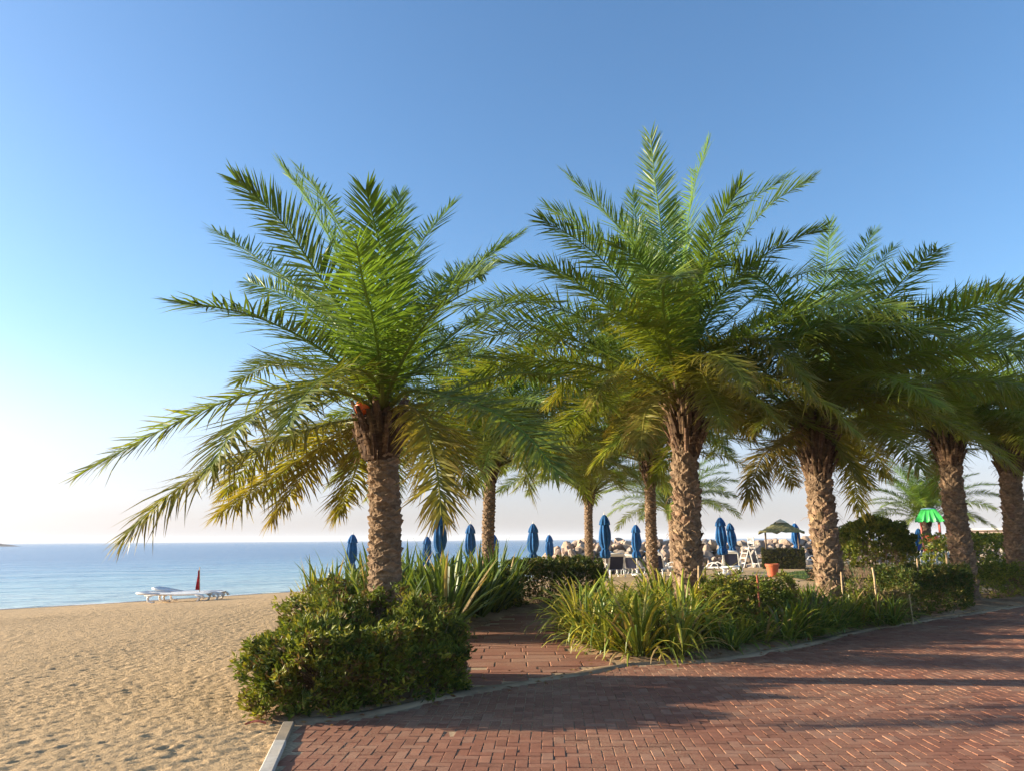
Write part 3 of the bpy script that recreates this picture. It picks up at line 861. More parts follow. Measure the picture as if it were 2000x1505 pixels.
def spread(n, seed, lo=0, hi=15, bias=1.0):
    rnd = random.Random(seed); out = []
    for k in range(n):
        cl = lo + (hi - lo) * (k / (n - 1)) ** bias
        out.append((int(round(cl)), (k * 137.508 + rnd.gauss(0, 10)) % 360))
    return out
F1=[(0.1,[(0.0,0.0,0.0),(-0.14,-0.3,0.59),(-0.39,-0.59,1.16),(-0.72,-0.88,1.68),(-1.07,-1.17,2.19),(-1.53,-1.48,2.58)]),
(0.1,[(0.0,0.0,0.0),(-0.21,0.39,0.9),(-0.45,0.74,1.81),(-0.74,1.05,2.72),(-1.18,1.34,3.58),(-1.75,1.61,4.36)]),
(0.05,[(0.0,0.0,0.0),(0.14,-0.53,0.39),(0.24,-1.08,0.78),(0.31,-1.63,1.16),(0.31,-2.22,1.49),(0.29,-2.84,1.76)]),
(0.05,[(0.0,0.0,0.0),(0.04,0.43,0.76),(0.06,0.78,1.56),(0.08,1.14,2.36),(0.36,1.46,3.12),(0.76,1.77,3.83)]),
(0.15,[(0.0,0.0,0.0),(0.14,0.41,0.74),(0.33,0.77,1.48),(0.76,1.1,2.13),(1.3,1.42,2.72),(1.88,1.72,3.27)]),
(0.2,[(0.0,0.0,0.0),(0.25,0.52,0.61),(0.65,0.99,1.2),(1.15,1.42,1.73),(1.75,1.84,2.14),(2.48,2.24,2.26)]),
(0.15,[(0.0,0.0,0.0),(-0.4,0.4,0.79),(-0.9,0.76,1.56),(-1.58,1.08,2.19),(-2.31,1.38,2.77),(-3.07,1.66,3.32)]),
(0.2,[(0.0,0.0,0.0),(-0.19,-0.54,0.33),(-0.49,-1.07,0.58),(-0.82,-1.61,0.72),(-1.16,-2.17,0.75),(-1.47,-2.74,0.65)]),
(0.2,[(0.0,0.0,0.0),(-0.36,0.47,0.61),(-0.75,0.88,1.23),(-1.28,1.26,1.77),(-1.9,1.61,2.21),(-2.59,1.96,2.56)]),
(0.45,[(0.0,0.0,0.0),(-0.63,-0.21,0.37),(-1.36,-0.39,0.29),(-2.04,-0.57,0.02),(-2.67,-0.75,-0.37),(-3.28,-0.92,-0.79)]),
(0.75,[(0.0,0.0,0.0),(-0.52,-0.4,-0.14),(-1.03,-0.78,-0.39),(-1.49,-1.16,-0.69),(-1.91,-1.55,-1.04),(-2.19,-1.94,-1.52)]),
(0.8,[(0.0,0.0,0.0),(-0.54,0.4,-0.1),(-1.08,0.77,-0.35),(-1.62,1.1,-0.62),(-2.17,1.42,-0.9),(-2.72,1.72,-1.19)]),
(0.35,[(0.0,0.0,0.0),(0.41,-0.56,0.22),(0.94,-1.07,0.03),(1.44,-1.59,-0.2),(1.84,-2.11,-0.55),(2.12,-2.66,-0.99)]),
(0.8,[(0.0,0.0,0.0),(-0.29,0.47,-0.07),(-0.44,0.95,-0.32),(-0.62,1.4,-0.6),(-0.82,1.83,-0.89),(-1.04,2.25,-1.19)]),
(0.84,[(0.0,0.0,0.0),(0.36,-0.45,0.06),(0.65,-0.86,-0.19),(0.8,-1.28,-0.58),(0.92,-1.71,-0.96),(1.0,-2.15,-1.34)]),
(0.85,[(0.0,0.0,0.0),(-0.44,0.47,-0.06),(-0.87,0.9,-0.27),(-1.28,1.32,-0.54),(-1.66,1.72,-0.89),(-2.03,2.1,-1.26)]),
(0.6,[(0.0,0.0,0.0),(-0.27,-0.59,0.17),(-0.6,-1.16,0.11),(-0.88,-1.71,-0.15),(-1.05,-2.25,-0.51),(-1.05,-2.77,-0.94)]),
(0.3,[(0.0,0.0,0.0),(-0.34,0.57,0.42),(-0.81,1.1,0.76),(-1.36,1.6,1.0),(-1.96,2.07,1.18),(-2.58,2.53,1.32)]),
(0.15,[(0.0,0.0,0.0),(-0.27,0.48,0.51),(-0.56,0.91,1.04),(-0.9,1.32,1.56),(-1.32,1.7,2.05),(-1.86,2.07,2.41)]),
(0.1,[(0.0,0.0,0.0),(0.12,-0.71,0.25),(0.2,-1.43,0.47),(0.26,-2.16,0.67),(0.31,-2.91,0.79),(0.4,-3.66,0.86)]),
(0.35,[(0.0,0.0,0.0),(0.08,0.6,0.56),(0.52,1.19,0.93),(1.05,1.74,1.23),(1.67,2.29,1.25),(2.27,2.82,1.04)]),
(0.55,[(0.0,0.0,0.0),(0.16,0.58,0.31),(0.45,1.18,0.23),(0.69,1.75,-0.03),(0.87,2.31,-0.36),(1.01,2.84,-0.77)]),
(0.6,[(0.0,0.0,0.0),(0.29,0.51,0.43),(0.83,1.01,0.47),(1.35,1.49,0.21),(1.77,1.93,-0.22),(1.97,2.35,-0.8)]),
(0.5,[(0.0,0.0,0.0),(0.08,-0.64,0.23),(-0.06,-1.29,0.32),(-0.26,-1.91,0.11),(-0.33,-2.49,-0.24),(-0.28,-3.07,-0.61)]),
(0.7,[(0.0,0.0,0.0),(-0.54,0.39,-0.03),(-1.12,0.74,-0.03),(-1.68,1.06,-0.18),(-2.19,1.38,-0.48),(-2.61,1.69,-0.89)]),
(0.15,[(0.0,0.0,0.0),(0.23,-0.68,0.26),(0.5,-1.35,0.49),(0.81,-2.03,0.65),(1.13,-2.72,0.76),(1.48,-3.39,0.7)])]
F2=[(0.05,[(0.0,0.0,0.0),(-0.18,-0.25,0.88),(-0.3,-0.48,1.78),(-0.39,-0.7,2.69),(-0.51,-0.92,3.59),(-0.61,-1.15,4.49)]),
(0.05,[(0.0,0.0,0.0),(0.06,0.2,1.12),(0.17,0.38,2.24),(0.36,0.55,3.35),(0.62,0.71,4.45),(1.01,0.86,5.51)]),
(0.1,[(0.0,0.0,0.0),(-0.26,-0.34,0.81),(-0.56,-0.65,1.62),(-0.92,-0.95,2.4),(-1.52,-1.25,3.02),(-2.18,-1.55,3.57)]),
(0.2,[(0.0,0.0,0.0),(-0.36,-0.49,0.63),(-0.87,-0.95,1.17),(-1.34,-1.41,1.75),(-1.96,-1.87,2.15),(-2.66,-2.32,2.4)]),
(0.3,[(0.0,0.0,0.0),(-0.43,-0.6,0.53),(-1.05,-1.14,0.89),(-1.68,-1.7,1.23),(-2.32,-2.27,1.5),(-3.03,-2.82,1.46)]),
(0.1,[(0.0,0.0,0.0),(-0.04,-0.45,0.63),(-0.04,-0.91,1.25),(0.13,-1.36,1.85),(0.29,-1.83,2.45),(0.56,-2.33,2.96)]),
(0.1,[(0.0,0.0,0.0),(0.2,0.2,1.09),(0.54,0.39,2.14),(1.04,0.55,3.13),(1.67,0.71,4.05),(2.57,0.87,4.69)]),
(0.15,[(0.0,0.0,0.0),(0.21,0.03,1.04),(0.66,0.06,1.99),(1.2,0.09,2.9),(1.87,0.11,3.72),(2.76,0.14,4.29)]),
(0.2,[(0.0,0.0,0.0),(0.06,-0.42,0.65),(0.29,-0.85,1.24),(0.7,-1.27,1.74),(1.23,-1.7,2.1),(1.84,-2.14,2.27)]),
(0.4,[(0.0,0.0,0.0),(0.36,-0.37,0.6),(0.98,-0.71,0.99),(1.65,-1.04,1.26),(2.37,-1.37,1.24),(2.99,-1.69,0.86)]),
(0.45,[(0.0,0.0,0.0),(-0.32,-0.63,0.32),(-0.68,-1.26,0.61),(-1.13,-1.86,0.82),(-1.63,-2.42,0.77),(-1.99,-2.95,0.34)]),
(0.7,[(0.0,0.0,0.0),(-0.43,-0.53,0.03),(-0.84,-1.05,0.09),(-1.28,-1.57,0.1),(-1.67,-2.07,-0.15),(-1.89,-2.57,-0.55)]),
(0.7,[(0.0,0.0,0.0),(-0.1,-0.63,0.2),(-0.09,-1.28,0.35),(0.08,-1.91,0.25),(0.18,-2.49,-0.07),(0.17,-3.04,-0.45)]),
(0.75,[(0.0,0.0,0.0),(-0.05,-0.65,0.16),(-0.0,-1.28,0.1),(-0.03,-1.84,-0.28),(-0.07,-2.4,-0.65),(-0.17,-2.96,-1.01)]),
(0.7,[(0.0,0.0,0.0),(0.0,-0.67,0.21),(0.21,-1.3,0.02),(0.38,-1.92,-0.25),(0.48,-2.52,-0.6),(0.52,-3.12,-0.96)]),
(0.65,[(0.0,0.0,0.0),(0.28,-0.55,0.34),(0.8,-1.05,0.16),(1.27,-1.54,-0.15),(1.68,-2.03,-0.55),(1.92,-2.5,-1.08)]),
(0.45,[(0.0,0.0,0.0),(0.41,-0.22,0.65),(1.2,-0.41,0.86),(2.01,-0.6,0.92),(2.77,-0.78,0.61),(3.49,-0.96,0.21)]),
(0.3,[(0.0,0.0,0.0),(-0.01,-0.18,0.54),(-0.01,-0.36,1.08),(0.1,-0.53,1.61),(0.29,-0.7,2.11),(0.73,-0.86,2.14)]),
(0.15,[(0.0,0.0,0.0),(-0.04,0.44,0.94),(-0.14,0.82,1.91),(-0.27,1.17,2.88),(-0.42,1.5,3.85),(-0.46,1.81,4.84)]),
(0.0,[(0.0,0.0,0.0),(0.05,0.27,0.85),(0.1,0.53,1.7),(0.17,0.76,2.56),(0.22,0.98,3.43),(0.25,1.19,4.29)]),
(0.45,[(0.0,0.0,0.0),(-0.14,0.61,0.66),(-0.46,1.17,1.3),(-0.93,1.71,1.82),(-1.58,2.26,2.04),(-2.19,2.83,1.74)]),
(0.65,[(0.0,0.0,0.0),(-0.21,0.6,0.53),(-0.67,1.18,0.93),(-1.27,1.76,1.01),(-1.83,2.33,0.77),(-2.31,2.87,0.35)]),
(0.8,[(0.0,0.0,0.0),(-0.15,0.64,0.2),(-0.39,1.28,0.3),(-0.6,1.92,0.2),(-0.77,2.55,-0.01),(-0.89,3.16,-0.31)]),
(0.35,[(0.0,0.0,0.0),(0.45,0.31,0.93),(1.21,0.58,1.67),(2.05,0.83,2.32),(3.03,1.06,2.73),(4.09,1.29,2.72)]),
(0.45,[(0.0,0.0,0.0),(0.49,0.29,0.87),(1.33,0.55,1.45),(2.32,0.78,1.77),(3.35,1.01,1.73),(4.34,1.23,1.43)]),
(0.6,[(0.0,0.0,0.0),(0.6,0.34,0.65),(1.55,0.65,0.81),(2.51,0.94,0.65),(3.43,1.21,0.31),(4.29,1.48,-0.16)]),
(0.8,[(0.0,0.0,0.0),(0.3,0.45,0.36),(0.75,0.89,0.38),(1.18,1.34,0.19),(1.56,1.78,-0.09),(1.86,2.22,-0.46)]),
(0.3,[(0.0,0.0,0.0),(0.01,0.61,0.67),(-0.04,1.2,1.35),(-0.18,1.76,2.05),(-0.56,2.3,2.66),(-1.09,2.85,3.14)]),
(0.1,[(0.0,0.0,0.0),(0.13,0.45,0.87),(0.27,0.9,1.75),(0.56,1.29,2.61),(0.85,1.65,3.49),(1.24,2.0,4.33)]),
(0.6,[(0.0,0.0,0.0),(0.1,-0.54,0.46),(0.46,-1.08,0.7),(0.91,-1.59,0.57),(1.2,-2.05,0.11),(1.27,-2.48,-0.46)]),
(0.15,[(0.0,0.0,0.0),(-0.21,-0.65,0.43),(-0.43,-1.29,0.86),(-0.7,-1.94,1.26),(-1.13,-2.56,1.52),(-1.65,-3.16,1.63)]),
(0.85,[(0.0,0.0,0.0),(-0.37,-0.48,-0.09),(-0.72,-0.95,-0.25),(-0.96,-1.42,-0.55),(-1.11,-1.9,-0.9),(-1.23,-2.39,-1.25)])]
F4=[(0.1,[(0.0,0.0,0.0),(0.5,0.44,0.93),(1.05,0.83,1.85),(1.65,1.18,2.76),(2.29,1.52,3.65),(3.07,1.84,4.41)]),
(0.05,[(0.0,0.0,0.0),(0.41,0.47,1.0),(0.83,0.88,2.02),(1.44,1.25,2.96),(2.04,1.6,3.91),(2.68,1.94,4.85)]),
(0.05,[(0.0,0.0,0.0),(0.35,0.52,1.01),(0.7,0.99,2.05),(1.07,1.4,3.1),(1.44,1.81,4.15),(1.76,2.19,5.23)]),
(0.3,[(0.0,0.0,0.0),(0.11,-0.62,0.41),(0.26,-1.24,0.83),(0.43,-1.86,1.21),(0.65,-2.52,1.5),(0.87,-3.11,1.3)]),
(0.5,[(0.0,0.0,0.0),(0.83,0.28,0.67),(1.77,0.53,1.12),(2.83,0.76,1.18),(3.88,0.99,0.91),(4.88,1.21,0.48)]),
(0.6,[(0.0,0.0,0.0),(0.48,-0.54,0.26),(1.0,-1.05,0.19),(1.48,-1.52,-0.19),(1.88,-2.0,-0.65),(2.18,-2.47,-1.18)]),
(0.9,[(0.0,0.0,0.0),(-0.45,-0.4,-0.32),(-0.93,-0.79,-0.62),(-1.43,-1.17,-0.85),(-1.78,-1.57,-1.28),(-2.04,-1.98,-1.76)]),
(0.85,[(0.0,0.0,0.0),(-0.02,0.66,-0.12),(-0.09,1.32,-0.25),(-0.03,1.91,-0.54),(0.28,2.42,-0.85),(0.61,2.92,-1.15)]),
(0.8,[(0.0,0.0,0.0),(0.48,0.43,-0.16),(0.89,0.85,-0.47),(1.25,1.27,-0.86),(1.5,1.68,-1.33),(1.72,2.09,-1.81)]),
(0.75,[(0.0,0.0,0.0),(0.53,0.47,-0.06),(1.08,0.9,-0.12),(1.59,1.33,-0.35),(2.06,1.77,-0.64),(2.46,2.2,-1.03)]),
(0.7,[(0.0,0.0,0.0),(0.13,-0.72,-0.16),(0.28,-1.43,-0.28),(0.36,-2.11,-0.58),(0.33,-2.75,-0.94),(0.21,-3.37,-1.35)]),
(0.6,[(0.0,0.0,0.0),(-0.38,-0.54,0.11),(-0.83,-1.04,0.14),(-1.27,-1.52,-0.03),(-1.65,-2.01,-0.29),(-1.98,-2.51,-0.6)])]
BT = lambda r, h, n, l, o: (-h, 0.12, r, r * 1.32, n, l, o)
make_palm('frontmost date palm rising out of the leafy shrub beside the sand', [(-1.58, 9.5, 0.0), (-1.59, 9.5, 1.01), (-1.62, 9.5, 1.95), (-1.67, 9.5, 2.73), (-1.70, 9.5, 3.18)],
          0.192, 0.178, 1, F1, [(1, 200), (0, 60), (3, 80), (5, 100), (8, 60), (10, 95), (10, 120), (7, 130), (8, 20)], 0.92, rows=38, scars=6, lip=0.045, boots=(-0.58, 0.10, 0.20, 0.32, 70, 0.24, 0.35), jag=0.55)
make_palm('tallest date palm with a broad crown behind the bright strap-leaf clumps', [(2.98, 13.21, -0.06), (3.03, 13.21, 1.17), (3.06, 13.21, 2.05), (3.08, 13.21, 3.13), (3.12, 13.21, 4.16)],
          0.215, 0.19, 2, F2, [(3, 120), (6, 95), (8, 60), (7, 140), (8, 100), (9, 45), (8, 170), (9, 75), (9, 110), (9, 200), (9, 20), (7, 20), (8, 250), (8, 330), (1, 90), (8, 350), (7, 10), (7, 300), (7, 170), (6, 200), (5, 215), (6, 40), (5, 10), (6, 160), (4, 60), (3, 200), (10, 130), (10, 30)], 1.1, rows=28, scars=6, lip=0.075, stubs=130, boots=(-1.15, 0.12, 0.20, 0.29, 120, 0.36, 0.34), jag=0.6)
make_palm('thick date palm standing between the tallest palm and the clipped hedge', [(6.12, 14.84, -0.07), (6.14, 14.84, 1.1), (6.11, 14.84, 2.08), (6.10, 14.84, 3.1), (6.10, 14.84, 3.98)],
          0.225, 0.21, 4, F4, spread(36, 41, 5, 10, 0.9), 1.08, rows=26, scars=6, lip=0.08, stubs=130, boots=(-1.25, 0.12, 0.215, 0.31, 130, 0.38, 0.34), jag=0.6)
make_palm('date palm rising behind the clipped green hedge on the right', [(11.32, 19.16, 0.0), (11.33, 19.16, 1.06), (11.28, 19.16, 2.2), (11.32, 19.16, 3.51), (11.32, 19.16, 4.31)],
          0.245, 0.22, 5, (), spread(46, 51, 4, 10, 0.85), 0.98, rows=28, scars=6, lip=0.08, stubs=120, boots=(-1.0, 0.12, 0.22, 0.31, 110, 0.38, 0.34), jag=0.6)
make_palm('rightmost date palm, dark trunk at the right edge', [(13.64, 20.63, 0.0), (13.73, 20.63, 1.55), (13.79, 20.63, 2.94), (13.83, 20.63, 4.17)],
          0.25, 0.23, 6, (), spread(44, 61, 4, 10, 0.85), 1.02, rows=26, scars=6, lip=0.08, stubs=130, boots=(-1.0, 0.12, 0.23, 0.32, 110, 0.38, 0.34), jag=0.6)
make_palm('slender date palm behind the sword-leaf plants, right of the front palm', [(-0.70, 22.0, 0.0), (-0.73, 22.0, 1.5), (-0.69, 22.0, 2.68), (-0.67, 22.0, 3.95)],
          0.165, 0.16, 7, (), spread(60, 71, 2, 10, 0.8), 1.25, rows=42, scars=7, lip=0.05, boots=(-0.7, 0.1, 0.165, 0.24, 60, 0.3, 0.3), jag=0.5, na=48)
make_palm('far slim date palm left of the tall closed blue parasol', [(3.31, 33.0, 0.0), (3.31, 33.0, 1.86), (3.36, 33.0, 3.74)],
          0.165, 0.165, 8, (), spread(48, 81, 1, 9, 0.8), 1.2, rows=36, scars=7, lip=0.05, boots=(-0.7, 0.1, 0.17, 0.24, 50, 0.3, 0.3), jag=0.5, na=40)
make_palm('slim date palm just left of the tallest palm trunk, blue parasol beside it', [(4.76, 26.0, 0.0), (4.76, 26.0, 1.62), (4.79, 26.0, 3.19), (4.81, 26.0, 4.5)],
          0.175, 0.165, 9, (), spread(54, 91, 1, 10, 0.8), 1.2, rows=42, scars=7, lip=0.055, boots=(-1.1, 0.1, 0.17, 0.23, 70, 0.3, 0.3), jag=0.5, na=48)
make_palm('distant date palm mostly hidden behind the tallest palm trunk', [(8.91, 42.0, 0.0), (8.91, 42.0, 2.18), (8.86, 42.0, 3.3)],
          0.21, 0.21, 10, (), spread(36, 101, 3, 10, 0.9), 0.95, rows=30, scars=7, lip=0.05, boots=(-0.7, 0.1, 0.17, 0.24, 50, 0.3, 0.3), jag=0.5, na=36)
make_palm('distant pale date palm behind the green-roofed play tower', [(22.83, 42.0, 0.0), (22.95, 42.0, 1.6), (23.05, 42.0, 2.75)],
          0.24, 0.24, 12, (), spread(42, 121, 1, 10, 0.9), 0.85, rows=26, scars=7, lip=0.05, boots=(-0.6, 0.1, 0.24, 0.3, 50, 0.3, 0.3), jag=0.5, na=36)
tag(link('ball', MB().lathe([(0.001 + 0.095 * math.sin(math.pi * i / 12), -0.095 * math.cos(math.pi * i / 12)) for i in range(13)], 20, lambda a, i: 1 + 0.04 * math.sin(3 * a)).mesh('ball', M['orange'], True), None, (-1.90, 9.22, 3.25)),
    'small bright orange ball lodged among the frond bases of the front palm', 'ball')

# ------------------------------------------------------------ shrubs and bed plants
def leaves_at(tips, nrm, per, ln, wd, cols, g, spread_=0.9, up=0.35):
    """rosettes of small pointed leaves; returns verts, faces, colours"""
    n = len(tips) * per
    c = np.repeat(tips, per, 0); nn = np.repeat(nrm, per, 0)
    d = unit(nn + g.normal(0, spread_, (n, 3)) * np.array([1, 1, 0.75]) + np.array([0, 0, up]))
    l = ln * g.uniform(0.6, 1.25, n); w = wd * g.uniform(0.7, 1.2, n)
    st = c + g.normal(0, 0.022, (n, 3))
    s = unit(np.cross(d, g.normal(0, 1, (n, 3)))); nrm2 = np.cross(s, d)
    fold = 0.25 * w
    mid = st + d * (l * 0.5)[:, None]; tip = st + d * l[:, None] - nrm2 * (0.12 * l)[:, None]
    v = np.stack([st, mid - s * w[:, None] + nrm2 * fold[:, None], tip, mid + s * w[:, None] + nrm2 * fold[:, None]], 1).reshape(-1, 3)
    b = np.arange(n) * 4
    f = np.vstack([np.stack([b, b + 1, b + 2], -1), np.stack([b, b + 2, b + 3], -1)])
    k = g.integers(0, len(cols), len(tips)); cc = np.array(cols)[np.repeat(k, per)] * g.uniform(0.7, 1.3, (n, 1))
    return v, f, np.repeat(cc, 4, 0)

def shrub(label, poly, H, tips, per, ln, wd, cols, seed, name='shrub', lump=0.16, lumps=1.6, low=0.02, ztop=None, stems=26, group=None, cat='shrub', bare=0.0, sides=0.55, round_=0.5):
    g = np.random.default_rng(seed)
    poly = np.array(poly, float); ctr = poly.mean(0); pl = [tuple(p) for p in poly]
    xs, ys = poly[:, 0], poly[:, 1]
    N_ = tips * 14
    x = g.uniform(xs.min() - 0.1, xs.max() + 0.1, N_); y = g.uniform(ys.min() - 0.1, ys.max() + 0.1, N_)
    ins_ = in_poly(x, y, pl); e, gx_, gy_ = edge_dist(x, y, pl)
    lum = lump * (2 * fbm(x * lumps + seed, y * lumps, 3))
    top = H * (1 - (1 - round_) * np.exp(-e / 0.22)) + lum
    if ztop is not None: top = top * ztop(x, y)
    t_ok = ins_
    z = top - np.abs(g.normal(0, 0.10, N_))
    kt = np.where(t_ok)[0][:int(tips * (1 - sides))]
    P1_ = np.stack([x, y, z], -1)[kt]; n1 = np.tile([0, 0, 1.0], (len(kt), 1)) + g.normal(0, 0.3, (len(kt), 3))
    # sides: walk round the outline
    ns = int(tips * sides)
    seg = np.linalg.norm(np.roll(poly, -1, 0) - poly, axis=1); cum = np.r_[0, np.cumsum(seg)]
    u = g.uniform(0, cum[-1], ns); k = np.searchsorted(cum, u, side='right') - 1; k = np.clip(k, 0, len(poly) - 1)
    t = ((u - cum[k]) / seg[k])[:, None]
    p = poly[k] * (1 - t) + np.roll(poly, -1, 0)[k] * t
    tg = (np.roll(poly, -1, 0)[k] - poly[k]) / seg[k][:, None]
    area = 0.5 * np.sum(poly[:, 0] * np.roll(poly[:, 1], -1) - np.roll(poly[:, 0], -1) * poly[:, 1])
    on = np.stack([tg[:, 1], -tg[:, 0]], -1) * np.sign(area)
    zz = g.uniform(low, 1.0, ns) ** 0.9
    lum2 = lump * 2 * fbm(u * lumps * 1.2 + seed, zz * H * lumps * 2, 3)
    inset = -lum2 * 0.8 + np.abs(g.normal(0, 0.07, ns)) + 0.22 * H * np.clip(zz - 0.72, 0, 1) ** 2 * 4 * 0.6 + 0.25 * H * np.clip(0.25 - zz, 0, 1)
    q = p - on * inset[:, None]
    tp = H * np.ones(ns)
    if ztop is not None: tp = tp * ztop(q[:, 0], q[:, 1])
    P2_ = np.stack([q[:, 0], q[:, 1], zz * (tp + lum2 * 0.7)], -1); n2 = np.c_[on, 0.2 * np.ones(ns)]
    tipsP = np.vstack([P1_, P2_]); nr = unit(np.vstack([n1, n2]))
    if bare:
        hole = vnoise(tipsP[:, 0] * 3.1 + seed, tipsP[:, 2] * 4.3 + tipsP[:, 1] * 1.7) > 0.5 - bare
        tipsP, nr = tipsP[~hole], nr[~hole]
    o0 = (float(ctr[0]), float(ctr[1]), tz(float(ctr[0]), float(ctr[1])))
    v, f, c = leaves_at(tipsP - np.array([o0[0], o0[1], 0]), nr, per, ln, wd, cols, g)
    th = thing(name, label, cat, o0, group=group)
    fo = stuff(link('foliage', mesh_np('foliage', v, f, M['leaf'], c), th))
    # woody stems from the ground up into the tips
    m = MB(); r_ = random.Random(seed)
    pick = g.choice(len(tipsP), min(stems * 4, len(tipsP)), replace=False)
    bases = [(p_ := poly[r_.randrange(len(poly))] * 0.35 + ctr * 0.35 + poly[r_.randrange(len(poly))] * 0.3) for _ in range(stems)]
    for j, i in enumerate(pick):
        b_ = bases[j % stems] - ctr; e_ = tipsP[i] - np.array([o0[0], o0[1], 0])
        b3 = np.array([b_[0] + r_.gauss(0, 0.04), b_[1] + r_.gauss(0, 0.04), -0.02])
        b3[:2] = b3[:2] * 0.6 + e_[:2] * 0.4
        md = b3 * 0.5 + e_ * 0.5 + np.array([r_.gauss(0, 0.05), r_.gauss(0, 0.05), 0.06])
        m.tube([b3, md, e_], [0.009, 0.006, 0.002], 4, False)
    m.build('stems', M['stem'], th)
    return th

GR_A = [(0.10, 0.14, 0.022), (0.145, 0.185, 0.026), (0.21, 0.235, 0.032), (0.068, 0.10, 0.02), (0.30, 0.28, 0.04), (0.17, 0.19, 0.026), (0.17, 0.11, 0.04)]
GR_D = [(0.045, 0.075, 0.018), (0.07, 0.10, 0.018), (0.10, 0.13, 0.022), (0.14, 0.12, 0.03)]
GR_Y = [(0.12, 0.16, 0.022), (0.17, 0.20, 0.028), (0.23, 0.22, 0.035), (0.08, 0.11, 0.02)]
DRY = [(0.25, 0.18, 0.085), (0.20, 0.16, 0.06), (0.13, 0.13, 0.035), (0.30, 0.22, 0.12)]

HEDGE1 = [(-2.32, 7.2), (-1.9, 7.22), (-1.25, 7.72), (-0.72, 8.25), (-0.50, 8.6), (-0.8, 8.95), (-1.6, 9.25), (-2.5, 9.35), (-2.66, 9.0), (-2.48, 8.2)]
shrub('large leafy shrub around the foot of the front palm, spilling onto the sand', HEDGE1, 0.93, 5400, 9, 0.072, 0.0135, GR_A, 31, lump=0.26, lumps=2.0, stems=90, bare=0.12, sides=0.5, round_=0.5,
      ztop=lambda x, y: (0.66 + 0.38 * np.clip((y - 7.2) / 1.7, 0, 1.1)) * (1 - 0.22 * np.clip((x + 1.3) / 0.8, 0, 1)) * (1 - 0.18 * np.clip((-2.1 - x) / 0.6, 0, 1)))
shrub('dark rounded shrub at the far end of the path in front of the boulders', [(0.2, 18.35), (1.2, 18.55), (2.25, 19.0), (2.3, 20.4), (0.2, 20.4), (-0.4, 19.2)], 1.10, 2000, 8, 0.085, 0.02, GR_D, 32, lump=0.12, stems=24)
shrub('mid-green shrub between the tallest palm and the red stake', [(3.15, 12.3), (3.9, 12.25), (4.75, 12.9), (4.9, 13.9), (4.2, 14.4), (3.3, 13.9)], 0.95, 1500, 9, 0.07, 0.014, GR_A, 33, lump=0.14, stems=26, bare=0.08)
shrub('half-dry twiggy shrub between the strap-leaf clumps and the clipped hedge', [(6.75, 14.35), (7.4, 14.6), (8.0, 15.2), (7.8, 16.1), (6.9, 15.8)], 0.58, 700, 8, 0.055, 0.011, DRY, 34, lump=0.12, stems=34, bare=0.12)
shrub('clipped dark green hedge in front of the palm on the right', [(7.75, 15.05), (8.8, 15.95), (10.2, 17.05), (10.55, 17.6), (10.0, 18.3), (8.6, 17.6), (7.6, 16.2)], 0.98, 2800, 8, 0.07, 0.015, GR_D, 35, name='hedge', cat='hedge', lump=0.09, stems=26)
shrub('low hedge at the right edge beyond the clipped dark hedge', [(11.3, 18.9), (12.6, 19.6), (15.5, 21.4), (15.2, 22.4), (12.0, 20.6)], 0.92, 1800, 8, 0.07, 0.015, GR_Y, 36, name='hedge', cat='hedge', lump=0.07, stems=20)
shrub('tall spreading bush with bare lower branches beyond the thick palm', [(10.2, 22.8), (11.2, 22.3), (12.1, 22.9), (12.5, 24.6), (11.6, 25.6), (10.5, 25.0)], 1.95, 2400, 8, 0.10, 0.024, GR_Y, 37, name='bush', cat='bush', lump=0.30, lumps=1.1, low=0.35, stems=40, bare=0.08, round_=0.6)
shrub('long yellow-green hedge at the back behind the rightmost palms', [(15.0, 25.0), (22.0, 28.0), (27.0, 29.5), (27.0, 31.5), (20.0, 30.5), (14.5, 27.0)], 1.70, 3000, 8, 0.11, 0.03, GR_Y, 38, name='hedge', cat='hedge', lump=0.12, stems=24)
shrub('small dark shrub on the lawn behind the thick palm', [(11.2, 28.3), (12.6, 28.3), (12.8, 29.2), (11.2, 29.2)], 0.42, 260, 8, 0.09, 0.02, [(0.07, 0.045, 0.03), (0.09, 0.05, 0.035), (0.05, 0.05, 0.02)], 39, lump=0.08, stems=10)
shrub('leafy young shrub growing against the foot of the thick palm', [(6.3, 14.25), (6.75, 14.3), (6.9, 14.7), (6.4, 14.75)], 0.85, 240, 8, 0.06, 0.012, GR_Y, 40, lump=0.12, stems=12, bare=0.1)
shrub('sparse sapling shrub in front of the play tower', [(9.6, 17.9), (10.6, 18.6), (10.6, 19.4), (9.6, 19.0)], 0.5, 420, 8, 0.07, 0.015, GR_A, 43, lump=0.12, stems=16, bare=0.1)

